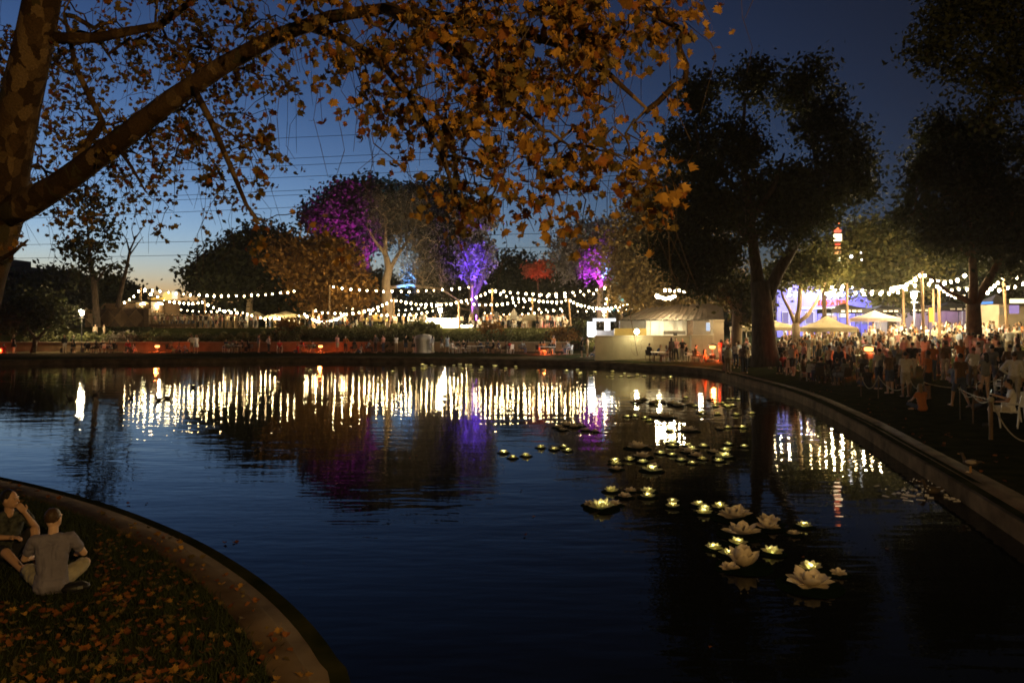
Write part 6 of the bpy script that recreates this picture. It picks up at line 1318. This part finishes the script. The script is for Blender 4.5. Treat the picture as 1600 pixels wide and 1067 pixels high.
for c, l in zip(TABLES, name_all(TABLES, lambda c: zone(c[1]), lambda c, k, o: ('%sfolding table %s' % (o, k)), lambda c: pix(c[1])[0])): c[0]['label'] = l
# ------------------------------------------------------------------ rope barrier, bin, bench, bats
m_rope = mat('pale_rope', (.36,.33,.24), .9, .2, 20)
STK_ = {}
for k, px, py, h in (('a',1345,586,.85),('b',1372,588,.85),('c',1423,597,.85),('d',1444,598,.85),('e',1500,608,.9),('f',1548,624,1.0),('g',1565,590,.9),('h',1520,618,.8)):
    d = 12.0
    while d < 60:
        q = P(px, py, d)
        if kdist(q.x, q.y) > .5 and q.z-h <= hgt(q.x, q.y): break
        d += .1
    t = thing('rope_stake', '%s stake of the rope barrier on the right lawn' % dict(a='leftmost',b='second from left',c='third from left',d='fourth from left',e='fifth from left',h='sixth from left',f='thick nearest',g='far right').get(k), 'stake', (q.x, q.y, hgt(q.x, q.y)), 0, 'rope barrier stakes'); STK_[k] = Vector((q.x, q.y, hgt(q.x,q.y)+h))
    r_ = .045 if k == 'f' else .02
    MB().tube([(0,0,-.05),(0,0,h)], r_, 8).build('shaft', m_wood, t, False, False); MB().ell((0,0,h), r_*1.7, 8, 6).build('rope_knot', m_rope, t, True, False)
def rope(label, A, B, sag):
    pts = [A.lerp(B, u/20)-Vector((0,0,sag*4*(u/20)*(1-u/20))) for u in range(21)]; o = MB().tube(pts, .017, 6).build('barrier_rope', m_rope, None, True); tag(o, label, 'rope', 'ropes of the lawn barrier')
rope('rope hanging between the leftmost stakes', STK_['a'], STK_['b'], .5); rope('deep sagging rope from the second to the third stake', STK_['b'], STK_['c'], .4); rope('short slack rope between third and fourth stakes', STK_['c'], STK_['d'], .22)
rope('long nearly straight rope to the far right stake', STK_['d'], STK_['g'], .25); rope('upper rope running to the thick nearest stake', STK_['e'], STK_['f'], .05); rope('slack rope from fifth to sixth stake', STK_['e'], STK_['h'], .12); rope('slack rope from sixth to thick nearest stake', STK_['h'], STK_['f'], .14)
rope('drooping rope from the thick stake off the right edge', STK_['f'], G(1606,693,8)+Vector((0,0,.04)), .28)
g_ = on_ground(663, 72.5); t = thing('water_tank', 'squat white cylindrical tank on the far path among standing people', 'tank', g_)
MB().lathe([(.0,0),(.95,.02),(1.0,.1),(.95,.25),(.95,1.15),(1.0,1.2),(1.0,1.35)], 24, g_).build('barrel', m_white, t); MB().lathe([(1.0,1.36),(.9,1.62),(.5,1.8),(0,1.85)], 24, g_).build('lid', m_white, t, True)
g_ = on_ground(112, 73); t = thing('park_bench', 'dark park bench on the far path below the lantern', 'bench', g_)
for z, y in ((.45,0),(.45,.18),(.45,-.18),(.72,.3),(.88,.32)): MB().box(g_+Vector((0,y,z)), (2.4,.14,.04)).build('slat', m_wood_dark, t)
for x in (-1,0,1): MB().box(g_+Vector((x,.1,.25)), (.07,.5,.46)).build('leg', m_black, t)
for i, (x, y, s) in enumerate(((487,189,.35),(527,190,.25),(475,265,.3),(487,281,.3),(480,298,.28),(1083,2,.5),(440,360,.25),(567,175,.3))):
    d = 70; t = thing('bat', '%s of the tiny dark bats flying in the dusk sky' % ORD[sorted((487,527,475,488,480,1083,440,567)).index(488 if (x, y) == (487,281) else x)], 'bat', P(x, y, d), RND.uniform(-.5,.5), 'bats in the sky')
    MB().ell((0,0,0), (.05*s*2,.1*s*2,.05*s*2), 8, 6).build('body', m_black, t, True, False)
    for sx in (-1, 1): MB().add([(0,.06*s,0),(sx*.5*s,.0,.16*s),(sx*1.0*s,-.05*s,.02*s),(sx*.7*s,-.22*s,-.02*s),(sx*.3*s,-.2*s,.02*s),(0,-.1*s,0)],[(0,1,2,3,4,5)]).build('wing', m_black, t, False, False)
print('objects', len(bpy.data.objects), 'tris', sum(len(o.data.polygons) for o in bpy.data.objects if o.type == 'MESH'))
# ------------------------------------------------------------------ thin dusk haze that carries the glow of the lamps
def haze(dens):
    m = bpy.data.materials.new('thin_haze'); m.use_nodes = True; N = m.node_tree.nodes; N.remove(N['Principled BSDF']); v = N.new('ShaderNodeVolumePrincipled'); v.inputs['Density'].default_value = dens; v.inputs['Color'].default_value = (.85,.85,.85,1); v.inputs['Anisotropy'].default_value = .65
    m.node_tree.links.new(v.outputs[0], N['Material Output'].inputs['Volume'])
    b = MB(); b.box((0,150,19), (900,600,42)); tag(b.build('haze', m), kind='stuff')
    cy.volume_bounces = 0; cy.max_bounces = 5
haze(.00017)
